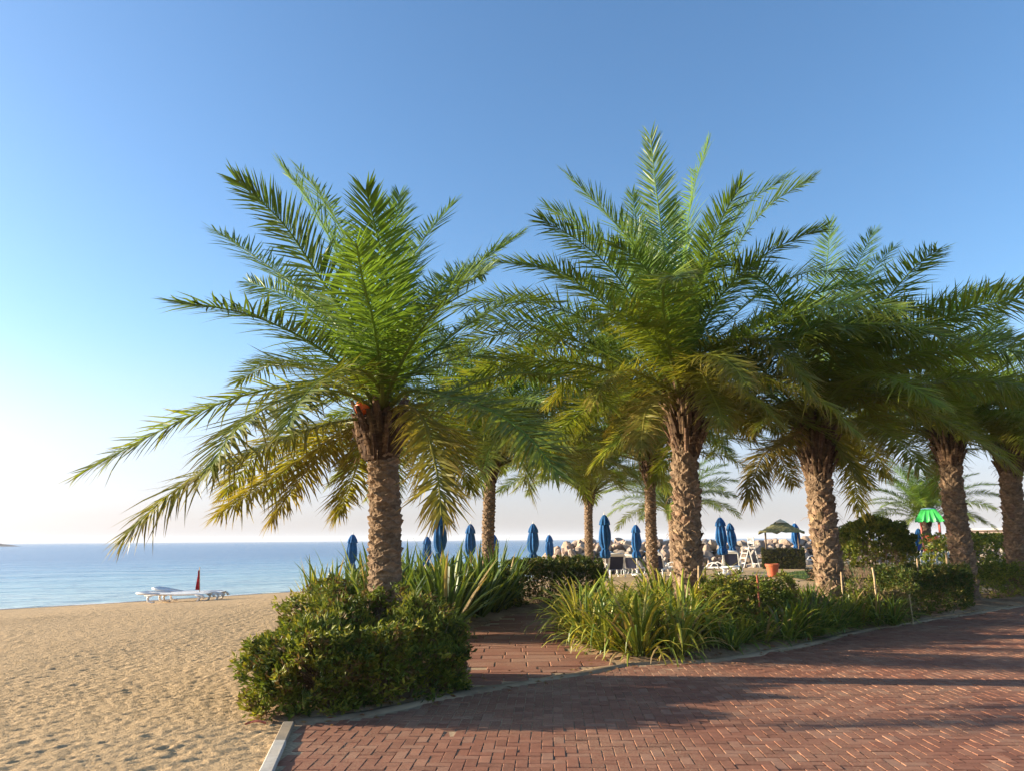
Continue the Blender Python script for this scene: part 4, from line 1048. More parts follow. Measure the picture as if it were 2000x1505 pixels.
shrub('dense dark shrub row behind the sword-leaved plants left of the path', [(-3.9, 15.6), (-2.0, 14.0), (-1.2, 14.2), (-0.6, 16.2), (0.2, 18.0), (-1.0, 18.6), (-3.2, 17.6)], 0.85, 2200, 8, 0.085, 0.018, GR_D + GR_D + GR_A, 44, lump=0.2, stems=24)
def strap_mesh(name, n, seed, L=0.8, wd=0.019, e_lo=35, e_hi=85, droop=0.9, cols=None, dry=0.1, spread_=0.10, seg=6, pointed=True):
    """a clump of long strap leaves arching out of one crown; each leaf folded along its midrib"""
    g = random.Random(seed); V = []; F = []; Cc = []
    for k in range(n):
        az = k * 2.39996 + g.gauss(0, 0.25); t = (k + 0.5) / n
        el = R(e_lo + (e_hi - e_lo) * (1 - t) + g.gauss(0, 7)); l = L * g.uniform(0.7, 1.15) * (0.75 + 0.35 * math.sin(math.pi * min(1, t + 0.15)))
        p = Vector((math.cos(az) * spread_ * g.random(), math.sin(az) * spread_ * g.random(), 0.0))
        col = Vector(g.choice(cols)) * g.uniform(0.75, 1.3)
        if g.random() < dry: col = Vector((0.34, 0.24, 0.10)) * g.uniform(0.7, 1.2)
        dr = droop * g.uniform(0.5, 1.5); tw = g.gauss(0, 0.25); b = len(V); w0 = wd * g.uniform(0.75, 1.25)
        kink = g.random() < 0.12; az2 = az
        for i in range(seg + 1):
            u = i / seg
            e = el - dr * u * u - (0.9 if kink and u > 0.55 else 0)
            a = az2 + tw * u
            T = Vector((math.cos(e) * math.cos(a), math.cos(e) * math.sin(a), math.sin(e)))
            S = Vector((-math.sin(a), math.cos(a), 0)); Nn = S.cross(T)
            w = w0 * (0.55 + 1.3 * u if u < 0.35 else (1.0 - max(0, (u - 0.35) / 0.65) ** (1.7 if pointed else 4) * 0.97))
            V += [p - S * w - Nn * w * -0.35, p.copy(), p + S * w - Nn * w * -0.35]
            cc = col * (0.9 + 0.35 * u)
            Cc += [tuple(cc)] * 3
            p = p + T * (l / seg)
        for i in range(seg):
            for j in range(2):
                q = b + i * 3 + j
                F.append((q, q + 1, q + 4, q + 3))
    return mesh_np(name, V, F, M['strap'], Cc)

SG = [(0.15, 0.20, 0.025), (0.21, 0.245, 0.03), (0.29, 0.285, 0.035), (0.105, 0.155, 0.025), (0.36, 0.31, 0.05)]
SGD = [(0.09, 0.145, 0.022), (0.13, 0.18, 0.025), (0.18, 0.21, 0.03), (0.07, 0.11, 0.02)]
LILY = [strap_mesh('leaves', 84, 200 + k, 0.95, 0.025, 20, 88, 1.75, SG, 0.10, 0.18, seg=7) for k in range(4)]
LILYD = [strap_mesh('leaves', 50, 210 + k, 0.78, 0.021, 22, 86, 1.3, SGD, 0.08, 0.10) for k in range(3)]
LILYM = [strap_mesh('leaves', 56, 240 + k, 0.72, 0.022, 12, 84, 1.6, SG[:4], 0.12, 0.16) for k in range(3)]
SWORD = [strap_mesh('leaves', 52, 220 + k, 1.30, 0.046, 34, 89, 0.45, [(0.06, 0.10, 0.02), (0.09, 0.14, 0.022), (0.13, 0.175, 0.028), (0.05, 0.08, 0.018), (0.19, 0.215, 0.03)], 0.07, 0.14) for k in range(4)]
SWORDY = [strap_mesh('leaves', 34, 230, 1.1, 0.036, 40, 89, 0.25, SG, 0.10, 0.12)]
def plant(name, me, label, cat, x, y, sc, rot, group):
    t = thing(name, label, cat, (x, y, 0.03 if abs(x) < 60 else 0), rot, group, sc)
    stuff(link('leaves', me, t)); return t
pr = random.Random(77)
lily_pts = [(1.72, 10.72), (2.25, 10.78), (1.35, 11.2), (1.95, 11.3), (2.5, 11.35), (1.2, 11.95), (1.75, 12.0), (2.3, 12.1), (1.1, 12.75), (1.6, 12.85), (2.2, 12.9), (1.15, 13.6), (1.75, 13.7), (2.4, 13.8), (1.5, 14.5), (2.1, 14.6), (2.8, 14.4), (3.4, 15.0), (2.7, 15.5), (3.9, 15.6), (3.6, 14.6), (4.5, 15.2), (4.9, 15.9), (2.75, 11.9), (2.75, 12.5)]
for k, (x, y) in enumerate(lily_pts):
    plant('lily_clump', LILY[k % 4], 'bright yellow-green strap-leaf clump massed in the bed where the path meets the paving', 'lily plant', x, y, pr.uniform(0.9, 1.2) * (1.12 if y > 13.4 else 1), pr.uniform(0, 6.28), 'bright strap-leaf clumps by the path')
lily3 = [(3.0, 11.6), (3.45, 11.75), (3.85, 12.0), (4.25, 12.15), (4.65, 12.6), (5.05, 13.0), (5.45, 13.5), (5.95, 13.85), (6.4, 14.25), (7.0, 14.6), (7.35, 14.95), (2.95, 12.2), (4.9, 14.6), (5.9, 14.9)]
for k, (x, y) in enumerate(lily3):
    plant('lily_clump', LILYM[k % 3], 'low bright green strap-leaf clump in the front row of the bed along the paving', 'lily plant', x, y, pr.uniform(0.75, 1.05), pr.uniform(0, 6.28), 'low bright clumps along the paving')
lily2 = [(4.55, 12.35), (5.0, 12.75), (5.15, 13.3), (5.5, 13.25), (5.7, 13.75), (6.1, 14.0), (5.4, 14.0), (4.95, 14.0), (6.65, 14.1), (6.9, 14.05), (7.25, 15.1), (5.6, 14.6), (7.2, 16.5), (6.3, 15.6), (5.6, 15.4), (5.2, 16.2), (6.4, 16.6)]
for k, (x, y) in enumerate(lily2):
    plant('lily_clump', LILYD[k % 3], 'deep green strap-leaf clump at the foot of the thick palm along the edging', 'lily plant', x, y, pr.uniform(0.8, 1.15), pr.uniform(0, 6.28), 'deep green strap-leaf clumps along the edging')
plant('lily_clump', LILYD[1], 'lone small pale spiky clump at the bed edge right of the bright mass', 'lily plant', 3.12, 11.15, 0.72, 1.0, None)
sword = [(-3.9, 16.6), (-3.3, 15.6), (-2.6, 14.4), (-2.9, 16.9), (-2.2, 15.6), (-1.7, 14.5), (-1.75, 16.6), (-1.3, 15.4), (-1.15, 14.3), (-0.75, 15.9), (-0.9, 17.2), (-0.45, 16.9), (-0.2, 17.9), (-1.6, 18.2), (-0.6, 18.6), (-2.6, 18.0), (-1.2, 13.2), (-2.0, 12.8), (-3.4, 18.0)]
for k, (x, y) in enumerate(sword):
    plant('sword_plant', SWORD[k % 4], 'tall sword-leaved plant in the dark row along the left side of the path', 'plant', x, y, pr.uniform(0.92, 1.12), pr.uniform(0, 6.28), 'sword-leaved plants beside the path')
plant('sword_plant', SWORDY[0], 'leftmost sword-leaved plant, yellowish, next to the open sand', 'plant', -4.35, 16.9, 1.0, 0.4, None)

# dry arching twigs among the shrubs, a thing of their own
tw = thing('dry_twigs', 'bare grey-brown twigs arching over the bed beside the red stake', 'twigs', (4.9, 13.2, 0))
for k in range(12):
    m = MB(); a = pr.uniform(-2.6, 0.4); l = pr.uniform(0.5, 0.95)
    p0 = Vector((pr.gauss(0, 0.15), pr.gauss(0, 0.15), 0.02)); p1 = p0 + Vector((math.cos(a) * l * 0.4, math.sin(a) * l * 0.3, l * 0.75)); p2 = p1 + Vector((math.cos(a) * l * 0.5, math.sin(a) * l * 0.3, pr.uniform(-0.15, 0.2)))
    m.tube([p0, (p0 + p1) / 2 + Vector((0, 0, 0.05)), p1, p2], [0.008, 0.006, 0.005, 0.002], 4, False)
    m.build('twig', M['stem'], tw)

# dead leaves blown along the edging and under the plants
lt = MB(); lr = random.Random(31); cols_ = [(0.25, 0.14, 0.06), (0.32, 0.21, 0.10), (0.17, 0.09, 0.045), (0.30, 0.12, 0.06)]
for k in range(260):
    i = lr.randrange(0, 9); t_ = lr.random(); ex, ey = EDGE[i][0] * (1 - t_) + EDGE[i + 1][0] * t_, EDGE[i][1] * (1 - t_) + EDGE[i + 1][1] * t_
    o_ = lr.gauss(0.12, 0.22); x_, y_ = ex - 0.7 * o_, ey + 0.7 * o_
    z_ = 0.012 if o_ < 0 else 0.035
    a_ = lr.uniform(0, 6.28); l_ = lr.uniform(0.02, 0.06); w_ = l_ * lr.uniform(0.2, 0.35); ca_, sa_ = math.cos(a_), math.sin(a_)
    pts_ = [(-l_, 0, 0), (0, -w_, 0.012), (l_, 0, 0.006), (0, w_, 0.014), (0, 0, 0.002)]
    c_ = lr.choice(cols_)
    lt.add([(x_ + p[0] * ca_ - p[1] * sa_, y_ + p[0] * sa_ + p[1] * ca_, z_ + p[2]) for p in pts_], [(0, 1, 4), (1, 2, 4), (2, 3, 4), (3, 0, 4)], c_)
stuff(tag(lt.build('leaf_litter', M['leaf']), 'scattered dry leaf litter along the edge of the planted beds', 'leaf litter'))

# the clumps that stand out from their masses get labels of their own
for o in list(C.objects):
    if o.type == 'EMPTY' and o.get('category') in ('lily plant', 'plant'):
        k_ = (round(o.location.x, 2), round(o.location.y, 2))
        lab = {(1.72, 10.72): 'frontmost bright strap-leaf clump at the corner of path and paving',
               (2.25, 10.78): 'bright strap-leaf clump arching over the edging, right of the frontmost one',
               (1.1, 12.75): 'bright strap-leaf clump leaning left over the middle of the path',
               (1.35, 11.2): 'bright strap-leaf clump on the path side just behind the frontmost one',
               (2.75, 11.9): 'bright strap-leaf clump at the right end of the mass before the tallest palm',
               (-0.2, 17.9): 'farthest sword-leaved plant, touching the dark rounded shrub',
               (-1.2, 13.2): 'nearest sword-leaved plant at the left edge of the path behind the hedge shrub',
               (3.0, 11.6): 'low strap-leaf clump next to the bright mass, start of the front row',
               (7.35, 14.95): 'last low strap-leaf clump of the front row, at the half-dry shrub',
               (6.65, 14.1): 'deep green strap-leaf clump at the foot of the yellowish stake'}.get(k_)
        if lab: o['label'] = lab

# ------------------------------------------------------------ breakwater
bw = thing('breakwater', 'long breakwater of heaped tan boulders along the sea behind the loungers', 'breakwater', (1.2, 47, 0))
def rock_mesh(seed):
    import bmesh
    bm = bmesh.new(); bmesh.ops.create_icosphere(bm, subdivisions=2, radius=0.5)
    g = random.Random(seed)
    planes = [(Vector((g.gauss(0, 1), g.gauss(0, 1), g.gauss(0, 1))).normalized(), g.uniform(0.22, 0.42)) for _ in range(13)]
    for v in bm.verts:
        for n_, d_ in planes:
            e = v.co.dot(n_) - d_
            if e > 0: v.co -= n_ * e
        v.co *= 1 + 0.12 * mnoise.noise(v.co * 3 + Vector((seed, 0, 0)))
    me = bpy.data.meshes.new('rock'); bm.to_mesh(me); bm.free(); me.materials.append(M['rock'])
    return me
RK = [rock_mesh(k) for k in range(12)]
rk = random.Random(9); rocks = []
x = 1.6
while x < 37:
    for j in range(9):
        y = 46.0 + j * 0.5 + rk.gauss(0, 0.12); z = -0.35 + 1.45 * min(1, (j + 0.3) / 5.6) + rk.gauss(0, 0.09)
        endf = min(1, (x - 1.0) / 2.2)
        s = rk.uniform(0.55, 1.0)
        rocks.append((x + rk.gauss(0, 0.15) + (0.35 if j % 2 else 0), y, -0.55 + (z + 0.55) * endf, s))
    x += 0.60
rocks.sort(key=lambda r: (r[1] > 48.6, r[0]))
for k, (x, y, z, s) in enumerate(rocks):
    if k < 300:
        link('rock', RK[rk.randrange(12)], bw, (x - 1.2, y - 47, z), (rk.uniform(0, 6), rk.uniform(0, 6), rk.uniform(0, 6)), (s * rk.uniform(0.9, 1.35), s * rk.uniform(0.8, 1.2), s * rk.uniform(0.75, 1.05)))
bk = MB()
for k, (x, y, z, s) in enumerate(rocks[300:]):
    me = RK[k % 12]; a = rk.uniform(0, 6.28); ca_, sa_ = math.cos(a), math.sin(a)
    bk.add([((v.co.x * ca_ - v.co.y * sa_) * s * 1.15 + x - 1.2, (v.co.x * sa_ + v.co.y * ca_) * s * 1.15 + y - 47, v.co.z * s + z) for v in me.vertices], [tuple(p.vertices) for p in me.polygons])
core = MB().add([(1.9, 46.3, -0.7), (37, 46.3, -0.7), (37, 51.5, -0.7), (1.9, 51.5, -0.7), (3.4, 48.7, 0.75), (37, 48.7, 0.75), (37, 50.2, 0.75), (3.4, 50.2, 0.75)],
                [(0, 1, 5, 4), (1, 2, 6, 5), (2, 3, 7, 6), (3, 0, 4, 7), (4, 5, 6, 7)])
bk.v and stuff(bk.build('rocks', M['rock'], bw))
o = core.build('rubble_core', simple('rubble', (0.16, 0.125, 0.095), 0.95, 0.4, 5, 0.1), bw); o.location = (-1.2, -47, 0)

# ------------------------------------------------------------ closed parasols
def make_parasol():
    t = thing('parasol', 'x', 'parasol', group='closed blue parasols along the beach')
    g = random.Random(2)
    MB().tube([(0, 0, -0.1), (0, 0, 2.62)], 0.024, 10).build('pole', M['pole'], t, True)
    def pleat(a, i): return 1 + 0.19 * math.sin(8 * a + 0.35 * i) + 0.07 * math.sin(3 * a + i * 0.7) + 0.16 * mnoise.noise((math.cos(a) * 2.2, math.sin(a) * 2.2, i * 0.55))
    prof = [(0.10, 0.86), (0.165, 0.90), (0.185, 1.0), (0.165, 1.12), (0.115, 1.22), (0.125, 1.27), (0.19, 1.42), (0.215, 1.65), (0.195, 1.9), (0.165, 2.1), (0.14, 2.28), (0.10, 2.42), (0.05, 2.52)]
    c = MB().lathe(prof, 64, pleat).build('canopy', M['canvas'], t, True)
    MB().lathe([(0.20, 2.17), (0.21, 2.185), (0.185, 2.32), (0.13, 2.46), (0.07, 2.55), (0.02, 2.58)], 48, lambda a, i: 1 + (0.12 if i < 3 else 0.06) * math.sin(8 * a)).build('vent_cap', M['canvas'], c, True)
    MB().lathe([(0.128, 1.205), (0.142, 1.215), (0.142, 1.25), (0.128, 1.26)], 24).build('tie_strap', M['canvas'], c)
    MB().lathe([(0.012, 2.56), (0.028, 2.59), (0.024, 2.62), (0.010, 2.66), (0.008, 2.72), (0.001, 2.73)], 10).build('finial', M['pole'], t)
    MB().lathe([(0.26, -0.02), (0.27, 0.0), (0.26, 0.06), (0.05, 0.09), (0.04, 0.3), (0.03, 0.31)], 20).build('base', M['pole'], t)
    return t
par0 = make_parasol(); first = True
for x, y, sc, lab in [
    (-7.58, 35.5, 0.97, 'leftmost closed blue parasol, just left of the front palm trunk'),
    (-4.68, 40.8, 0.97, 'small closed blue parasol just right of the front palm trunk'),
    (-2.61, 27.1, 1.01, 'large closed blue parasol behind the hanging dry frond of the front palm'),
    (-1.85, 32.0, 0.97, 'closed blue parasol just left of the slender palm trunk'),
    (-1.0, 42.0, 0.97, 'closed blue parasol half hidden behind the slender palm trunk'),
    (0.87, 33.9, 0.97, 'closed blue parasol above the dark shrub, left end of the boulders'),
    (2.19, 45.6, 0.97, 'low closed blue parasol directly in front of the first boulders'),
    (3.64, 30.0, 0.99, 'tall closed blue parasol with white pole beside the far slim palm'),
    (6.28, 38.6, 0.97, 'closed blue parasol just left of the slim palm next to the tallest palm'),
    (9.65, 34.9, 0.99, 'big closed blue parasol, front one of the close pair'),
    (12.5, 43.0, 0.99, 'rear parasol of the close blue pair right of the tallest palm'),
    (17.6, 47.0, 0.99, 'closed blue parasol sticking up behind the thatched bar'),
    (23.1, 52.0, 0.97, 'tip of a closed blue parasol beside the thick palm trunk'),
    (22.4, 41.8, 0.80, 'closed blue parasol partly seen between the spreading bush and the play tower')]:
    p = par0 if first else copy_tree(par0)
    first = False
    p.location = (x, y, tz(x, y)); p.rotation_euler = (pr.gauss(0, 0.02), pr.gauss(0, 0.02), pr.uniform(0, 6.28)); p.scale = (sc * (1.1 if y > 33 else 1.0), sc * (1.1 if y > 33 else 1.0), sc)
    p['label'] = lab

# ------------------------------------------------------------ loungers
def make_lounger(back, sling=True, k_=1.0):
    """resin lounger, head end at -Y; back = angle of the backrest"""
    t = thing('sun_lounger', 'x', 'sun lounger')
    s = M['resin']; w = 0.33; L0, L1 = -0.15, 1.25; z = 0.34
    for sx in (-w, w):
        MB().tube([(sx, -0.62, 0.30), (sx, L0, z), (sx, 0.5, z - 0.01), (sx, 1.05, z + 0.01), (sx, L1, z - 0.06), (sx, L1 + 0.05, z - 0.16)], 0.030 * k_, 8).build('rail', s, t, True)
        MB().tube([(sx, 1.0, z), (sx, 1.16, 0.22), (sx, 1.10, 0.06), (sx, 0.98, 0.0), (sx, 0.9, 0.03)], 0.027 * k_, 8).build('leg', s, t, True)
        MB().tube([(sx, -0.30, z), (sx, -0.52, 0.22), (sx, -0.50, 0.06), (sx, -0.38, 0.0), (sx, -0.3, 0.03)], 0.027 * k_, 8).build('leg', s, t, True)
        if sling: MB().tube([(sx * 1.1, 0.36, z), (sx * 1.1, 0.24, 0.50), (sx * 1.1, 0.02, 0.57), (sx * 1.1, -0.16, 0.50), (sx * 1.1, -0.2, z)], 0.026 * k_, 8).build('armrest', s, t, True)
    m = MB()
    if sling:
        m.box(-w + 0.03, w - 0.03, L0 + 0.02, L1 - 0.05, z - 0.006, z + 0.004); m.build('seat', M['sling'], t)
    else:
        for k in range(9):
            o = MB().box(-w, w, L0 + k * 0.155, L0 + k * 0.155 + 0.125, z - 0.01, z + 0.016).build('slat', s, t)
    a = R(back); c_, s_ = math.cos(a), math.sin(a)
    def bp(x, u, d=0): return (x, L0 - u * c_ - d * s_, z + u * s_ - d * c_)
    bk_ = MB().tube([bp(-w, 0), bp(-w, 0.66), bp(-w + 0.06, 0.76), bp(w - 0.06, 0.76), bp(w, 0.66), bp(w, 0)], 0.034 * k_, 8).build('backrest', s, t, True)
    tp = MB(); tp.add([bp(-w, 0.64, -0.02), bp(w, 0.64, -0.02), bp(w - 0.04, 0.76, -0.02), bp(-w + 0.04, 0.76, -0.02), bp(-w, 0.64, 0.02), bp(w, 0.64, 0.02), bp(w - 0.04, 0.76, 0.02), bp(-w + 0.04, 0.76, 0.02)], [(3, 2, 1, 0), (4, 5, 6, 7), (0, 1, 5, 4), (1, 2, 6, 5), (2, 3, 7, 6), (3, 0, 4, 7)])
    tp.build('head_rail', s, bk_)
    if sling:
        sl = MB(); sl.add([bp(-w + 0.04, 0.03, -0.004), bp(w - 0.04, 0.03, -0.004), bp(w - 0.04, 0.65, -0.004), bp(-w + 0.04, 0.65, -0.004), bp(-w + 0.04, 0.03, 0.006), bp(w - 0.04, 0.03, 0.006), bp(w - 0.04, 0.65, 0.006), bp(-w + 0.04, 0.65, 0.006)], [(3, 2, 1, 0), (4, 5, 6, 7), (0, 1, 5, 4), (1, 2, 6, 5), (2, 3, 7, 6), (3, 0, 4, 7)])
        sl.build('back_sling', M['sling'], bk_)
    else:
        for k in range(4):
            sl = MB(); u0 = 0.04 + k * 0.155; u1 = u0 + 0.125
            sl.add([bp(-w, u0, -0.012), bp(w, u0, -0.012), bp(w, u1, -0.012), bp(-w, u1, -0.012), bp(-w, u0, 0.012), bp(w, u0, 0.012), bp(w, u1, 0.012), bp(-w, u1, 0.012)], [(3, 2, 1, 0), (4, 5, 6, 7), (0, 1, 5, 4), (1, 2, 6, 5), (2, 3, 7, 6), (3, 0, 4, 7)])
            sl.build('slat', s, bk_)
    return t
lg0 = make_lounger(62); first = True
flat0 = make_lounger(4)
GL = 'white loungers with navy slings near the boulders'
for src, x, y, rz, lab in [
    ('u', 4.45, 33.2, 4, 'white lounger with raised navy backrest right beside the tall parasol pole'),
    ('u', 5.75, 42.0, -22, 'farthest white lounger, small raised navy backrest in front of the boulders'),
    ('u', 6.15, 39.2, -24, 'white lounger with tilted navy backrest just left of the thin parasol pole'),
    ('u', 6.25, 33.0, -24, 'white lounger with large tilted navy backrest left of the tallest palm trunk'),
    ('f', 7.9, 37.5, 70, 'flat white lounger partly hidden behind the tallest palm trunk'),
    ('u', 10.25, 35.6, -22, 'white lounger with navy backrest beside the close pair of parasols'),
    ('f', 8.95, 33.6, 60, 'flat white lounger at the foot of the close pair of parasols'),
    ('u', 17.75, 44.5, 100, 'white lounger seen side-on between the thatched bar and the thick palm')]:
    src_o = lg0 if src == 'u' else flat0
    if not src_o.get('group'): o = src_o
    else: o = copy_tree(src_o)
    o.location = (x, y, tz(x, y)); o.rotation_euler = (0, 0, R(rz)); o['label'] = lab; o['group'] = GL
# two all-white ones lie at the water
lb1 = make_lounger(3, False, 1.45); lb1.location = (-11.55, 25.75, tz(-11.55, 25.75) + 0.02); lb1.rotation_euler = (0, 0, R(-96)); lb1['label'] = 'nearer white plastic lounger lying flat on the sand near the water'; lb1['group'] = 'white loungers by the water'; lb1.scale = (1.05, 1.08, 0.8)
lb2 = make_lounger(14, False, 1.45); lb2.location = (-11.45, 26.65, tz(-11.45, 26.65) + 0.02); lb2.rotation_euler = (0, 0, R(-84)); lb2['label'] = 'rear white plastic lounger with slightly raised back beside the red flag'; lb2['group'] = 'white loungers by the water'; lb2.scale = (1.05, 1.08, 0.85)

# red flag on the beach
fx, fy = -10.78, 26.3; fz = tz(fx, fy)
fl = thing('flag', 'drooping red warning flag on a short leaning pole on the beach', 'flag', (fx, fy, fz))
MB().tube([(0.03, 0, -0.1), (-0.06, 0, 1.12)], 0.012, 6).build('pole', M['stake'], fl)
m = MB(); v = []; f = []
for i in range(12):
    u = i / 11
    for j in range(7):
        w_ = j / 6
        v.append((-0.055 + 0.07 * u - 0.02 - 0.11 * w_ * (0.25 + 0.9 * u) , 0.05 * math.sin(w_ * 9 + u * 2), 1.06 - 0.70 * u - 0.12 * w_ * (1 - u)))
for i in range(11):
    for j in range(6): f.append((i * 7 + j, i * 7 + j + 1, (i + 1) * 7 + j + 1, (i + 1) * 7 + j))
m.add(v, f).build('cloth', M['flag'], fl, True)

# ------------------------------------------------------------ stakes in the beds
for x, y, h, mt, lab, r_ in [
    (3.14, 12.9, 1.12, 'stake', 'pale wooden stake just right of the tallest palm trunk', 0.019),
    (3.95, 12.35, 0.98, 'stake_red', 'rusty red stake in the mid-green shrub', 0.017),
    (6.70, 14.15, 1.02, 'stake', 'bright yellowish stake between strap-leaf clump and half-dry shrub', 0.018),
    (6.02, 14.05, 0.95, 'stake', 'thin wooden stake right in front of the thick palm trunk', 0.014),
    (9.88, 17.3, 1.22, 'stake', 'tall tan stake rising out of the clipped hedge below the play tower', 0.026),
    (8.6, 16.2, 1.12, 'stake', 'thin pale stake at the left end of the clipped hedge', 0.016),
    (7.55, 14.62, 0.50, 'stake', 'short thin stake at the foot of the half-dry shrub', 0.012)]:
    m = MB(); n_ = 7
    m.tube([(pr.gauss(0, 0.004), pr.gauss(0, 0.004), -0.1 + (h + 0.1) * i / (n_ - 1)) for i in range(n_)], [r_ * (1 + 0.08 * pr.gauss(0, 1)) for i in range(n_)], 7)
    o = m.build('stake', M[mt]); o.location = (x, y, 0.03); o.rotation_euler = (pr.gauss(0, 0.02), pr.gauss(0, 0.02), 0)
    tag(o, lab, 'stake', 'plant stakes in the beds')

# terracotta pot
pt = thing('flower_pot', 'orange terracotta pot beside the hedge-covered bar', 'pot', (10.68, 31.4, 0.03))
MB().lathe([(0.17, 0), (0.19, 0.02), (0.25, 0.42), (0.28, 0.43), (0.29, 0.52), (0.25, 0.53), (0.23, 0.47), (0.02, 0.46)], 28).build('body', M['terracotta'], pt, False)
MB().lathe([(0.23, 0.475), (0.2, 0.50), (0.02, 0.51)], 20).build('soil', M['soil'], pt)

# thatched bar
bar = thing('beach_bar', 'small square bar clad in hedge under a thatched canopy', 'bar', (14.5, 40.8, 0.0), R(-20))
MB().box(-0.98, 0.98, -0.72, 0.72, 0, 1.02).build('counter_core', M['dark_box'], bar)
g = np.random.default_rng(66); nt_ = 1500
side = g.integers(0, 4, nt_); uu = g.uniform(-1, 1, nt_); zz = g.uniform(0.02, 1.05, nt_)
P_ = np.where((side % 2 == 0)[:, None], np.stack([uu * 1.0, np.where(side == 0, -0.74, 0.74), zz], -1), np.stack([np.where(side == 1, 1.0, -1.0), uu * 0.74, zz], -1))
N_ = np.where((side % 2 == 0)[:, None], np.stack([0 * uu, np.where(side == 0, -1.0, 1.0), 0.2 + 0 * uu], -1), np.stack([np.where(side == 1, 1.0, -1.0), 0 * uu, 0.2 + 0 * uu], -1))
v, f, c = leaves_at(P_, N_, 7, 0.085, 0.022, [(0.06, 0.075, 0.02), (0.09, 0.095, 0.025), (0.12, 0.10, 0.03), (0.04, 0.05, 0.015)], g)
stuff(link('hedge_cladding', mesh_np('hedge_cladding', v, f, M['leaf'], c), bar))
for sx in (-0.82, 0.82):
    for sy in (-0.6, 0.6):
        MB().tube([(sx, sy, 0), (sx, sy, 2.05)], 0.03, 8).build('post', M['stem'], bar, True)
m = MB(); v = []; f = []; rg = random.Random(5)
for i in range(9):
    t_ = i / 8; hw = 1.12 * (1 - t_) + 0.26 * t_; zz_ = 1.92 + 0.50 * t_ ** 1.2
    for k in range(32):
        a = 2 * math.pi * k / 32; r_ = hw / max(abs(math.cos(a)), abs(math.sin(a))) if True else hw
        r_ = min(r_, hw * 1.3)
        v.append((r_ * math.cos(a) * 1.05, r_ * math.sin(a) * 0.85, zz_ + rg.gauss(0, 0.02) - (0.05 * abs(rg.gauss(0, 1)) if i == 0 else 0)))
for i in range(8):
    for k in range(32): f.append((i * 32 + k, i * 32 + (k + 1) % 32, (i + 1) * 32 + (k + 1) % 32, (i + 1) * 32 + k))
f.append(tuple(range(8 * 32, 9 * 32)))
# underside so that the canopy has thickness
b0 = len(v)
for k in range(32): x_, y_, z_ = v[k]; v.append((x_ * 0.93, y_ * 0.93, z_ + 0.02))
for k in range(32): f.append((k, b0 + k, b0 + (k + 1) % 32, (k + 1) % 32))
v.append((0, 0, 2.3)); f += [(b0 + k, len(v) - 1, b0 + (k + 1) % 32) for k in range(32)]
cn = m.add(v, f).build('canopy', M['thatch'], bar)
MB().lathe([(0.34, 2.38), (0.36, 2.40), (0.22, 2.50), (0.05, 2.58), (0.01, 2.6)], 12).build('ridge_cap', M['cream_plastic'], cn)

# lifeguard chair
lc = thing('lifeguard_chair', 'tall white lifeguard chair with ladder in front of the boulders', 'lifeguard chair', (13.15, 42.3, 0.0), R(12))
s = M['resin']
for sy in (-0.32, 0.32):
    MB().tube([(-0.55, sy, 0), (-0.12, sy, 1.18)], 0.03, 6).build('leg', s, lc)
    MB().tube([(0.42, sy, 0), (0.16, sy, 1.18), (0.16, sy, 1.65)], 0.03, 6).build('leg', s, lc)
    MB().tube([(-0.16, sy, 1.16), (0.2, sy, 1.16)], 0.025, 6).build('arm', s, lc)
for k in range(4):
    z_ = 0.25 + 0.27 * k; x_ = -0.55 + 0.43 * z_ / 1.18
    MB().tube([(x_, -0.32, z_), (x_, 0.32, z_)], 0.022, 6).build('rung', s, lc)
MB().box(-0.16, 0.18, -0.33, 0.33, 1.0, 1.035).build('seat', s, lc)
MB().box(0.145, 0.18, -0.3, 0.3, 1.3, 1.62).build('backrest', s, lc)
MB().tube([(0.38, -0.32, 0.2), (0.38, 0.32, 0.2)], 0.02, 6).build('brace', s, lc)
wc = thing('patio_chair', 'white plastic armchair between the lifeguard chair and the bar', 'chair', (13.75, 41.6, 0.0), R(200))
for sx in (-0.27, 0.27):
    MB().tube([(sx, -0.25, 0), (sx, -0.22, 0.62)], 0.022, 6).build('leg', s, wc)
    MB().tube([(sx, 0.25, 0), (sx, 0.22, 0.45), (sx, 0.32, 0.95)], 0.022, 6).build('leg', s, wc)
    MB().tube([(sx, -0.24, 0.62), (sx, 0.26, 0.66)], 0.024, 6).build('armrest', s, wc)
MB().box(-0.27, 0.27, -0.24, 0.24, 0.42, 0.45).build('seat', s, wc)
MB().add([(-0.25, 0.235, 0.5), (0.25, 0.235, 0.5), (0.25, 0.325, 0.94), (-0.25, 0.325, 0.94), (-0.25, 0.255, 0.5), (0.25, 0.255, 0.5), (0.25, 0.345, 0.94), (-0.25, 0.345, 0.94)], [(0, 1, 2, 3), (7, 6, 5, 4), (0, 4, 5, 1), (1, 5, 6, 2), (2, 6, 7, 3), (3, 7, 4, 0)]).build('backrest', s, wc)

# play tower, slide and picket fence
ptw = thing('play_tower', 'small play tower with green scalloped roof, coral posts and orange barrel panel', 'play tower', (22.15, 40.0, 0.0), R(-28))
for sx in (-0.42, 0.42):
    for sy in (-0.42, 0.42):
        MB().tube([(sx, sy, 0), (sx, sy, 2.45)], 0.055, 10).build('post', M['red_metal'], ptw, True)
m = MB(); v = []; f = []
for i in range(7):
    t_ = i / 6; hw = 0.68 * (1 - t_) + 0.34 * t_; z_ = 2.38 + 0.66 * t_ ** 0.85
    for k in range(48):
        a = 2 * math.pi * k / 48; q_ = max(abs(math.cos(a)), abs(math.sin(a))); r_ = min(hw / q_, hw * 1.32)
        r_ *= 1 + 0.05 * (1 - t_) * math.cos(16 * a)
        v.append((r_ * math.cos(a), r_ * math.sin(a), z_ + (0.05 * math.cos(16 * a) * (1 - t_) ** 2)))
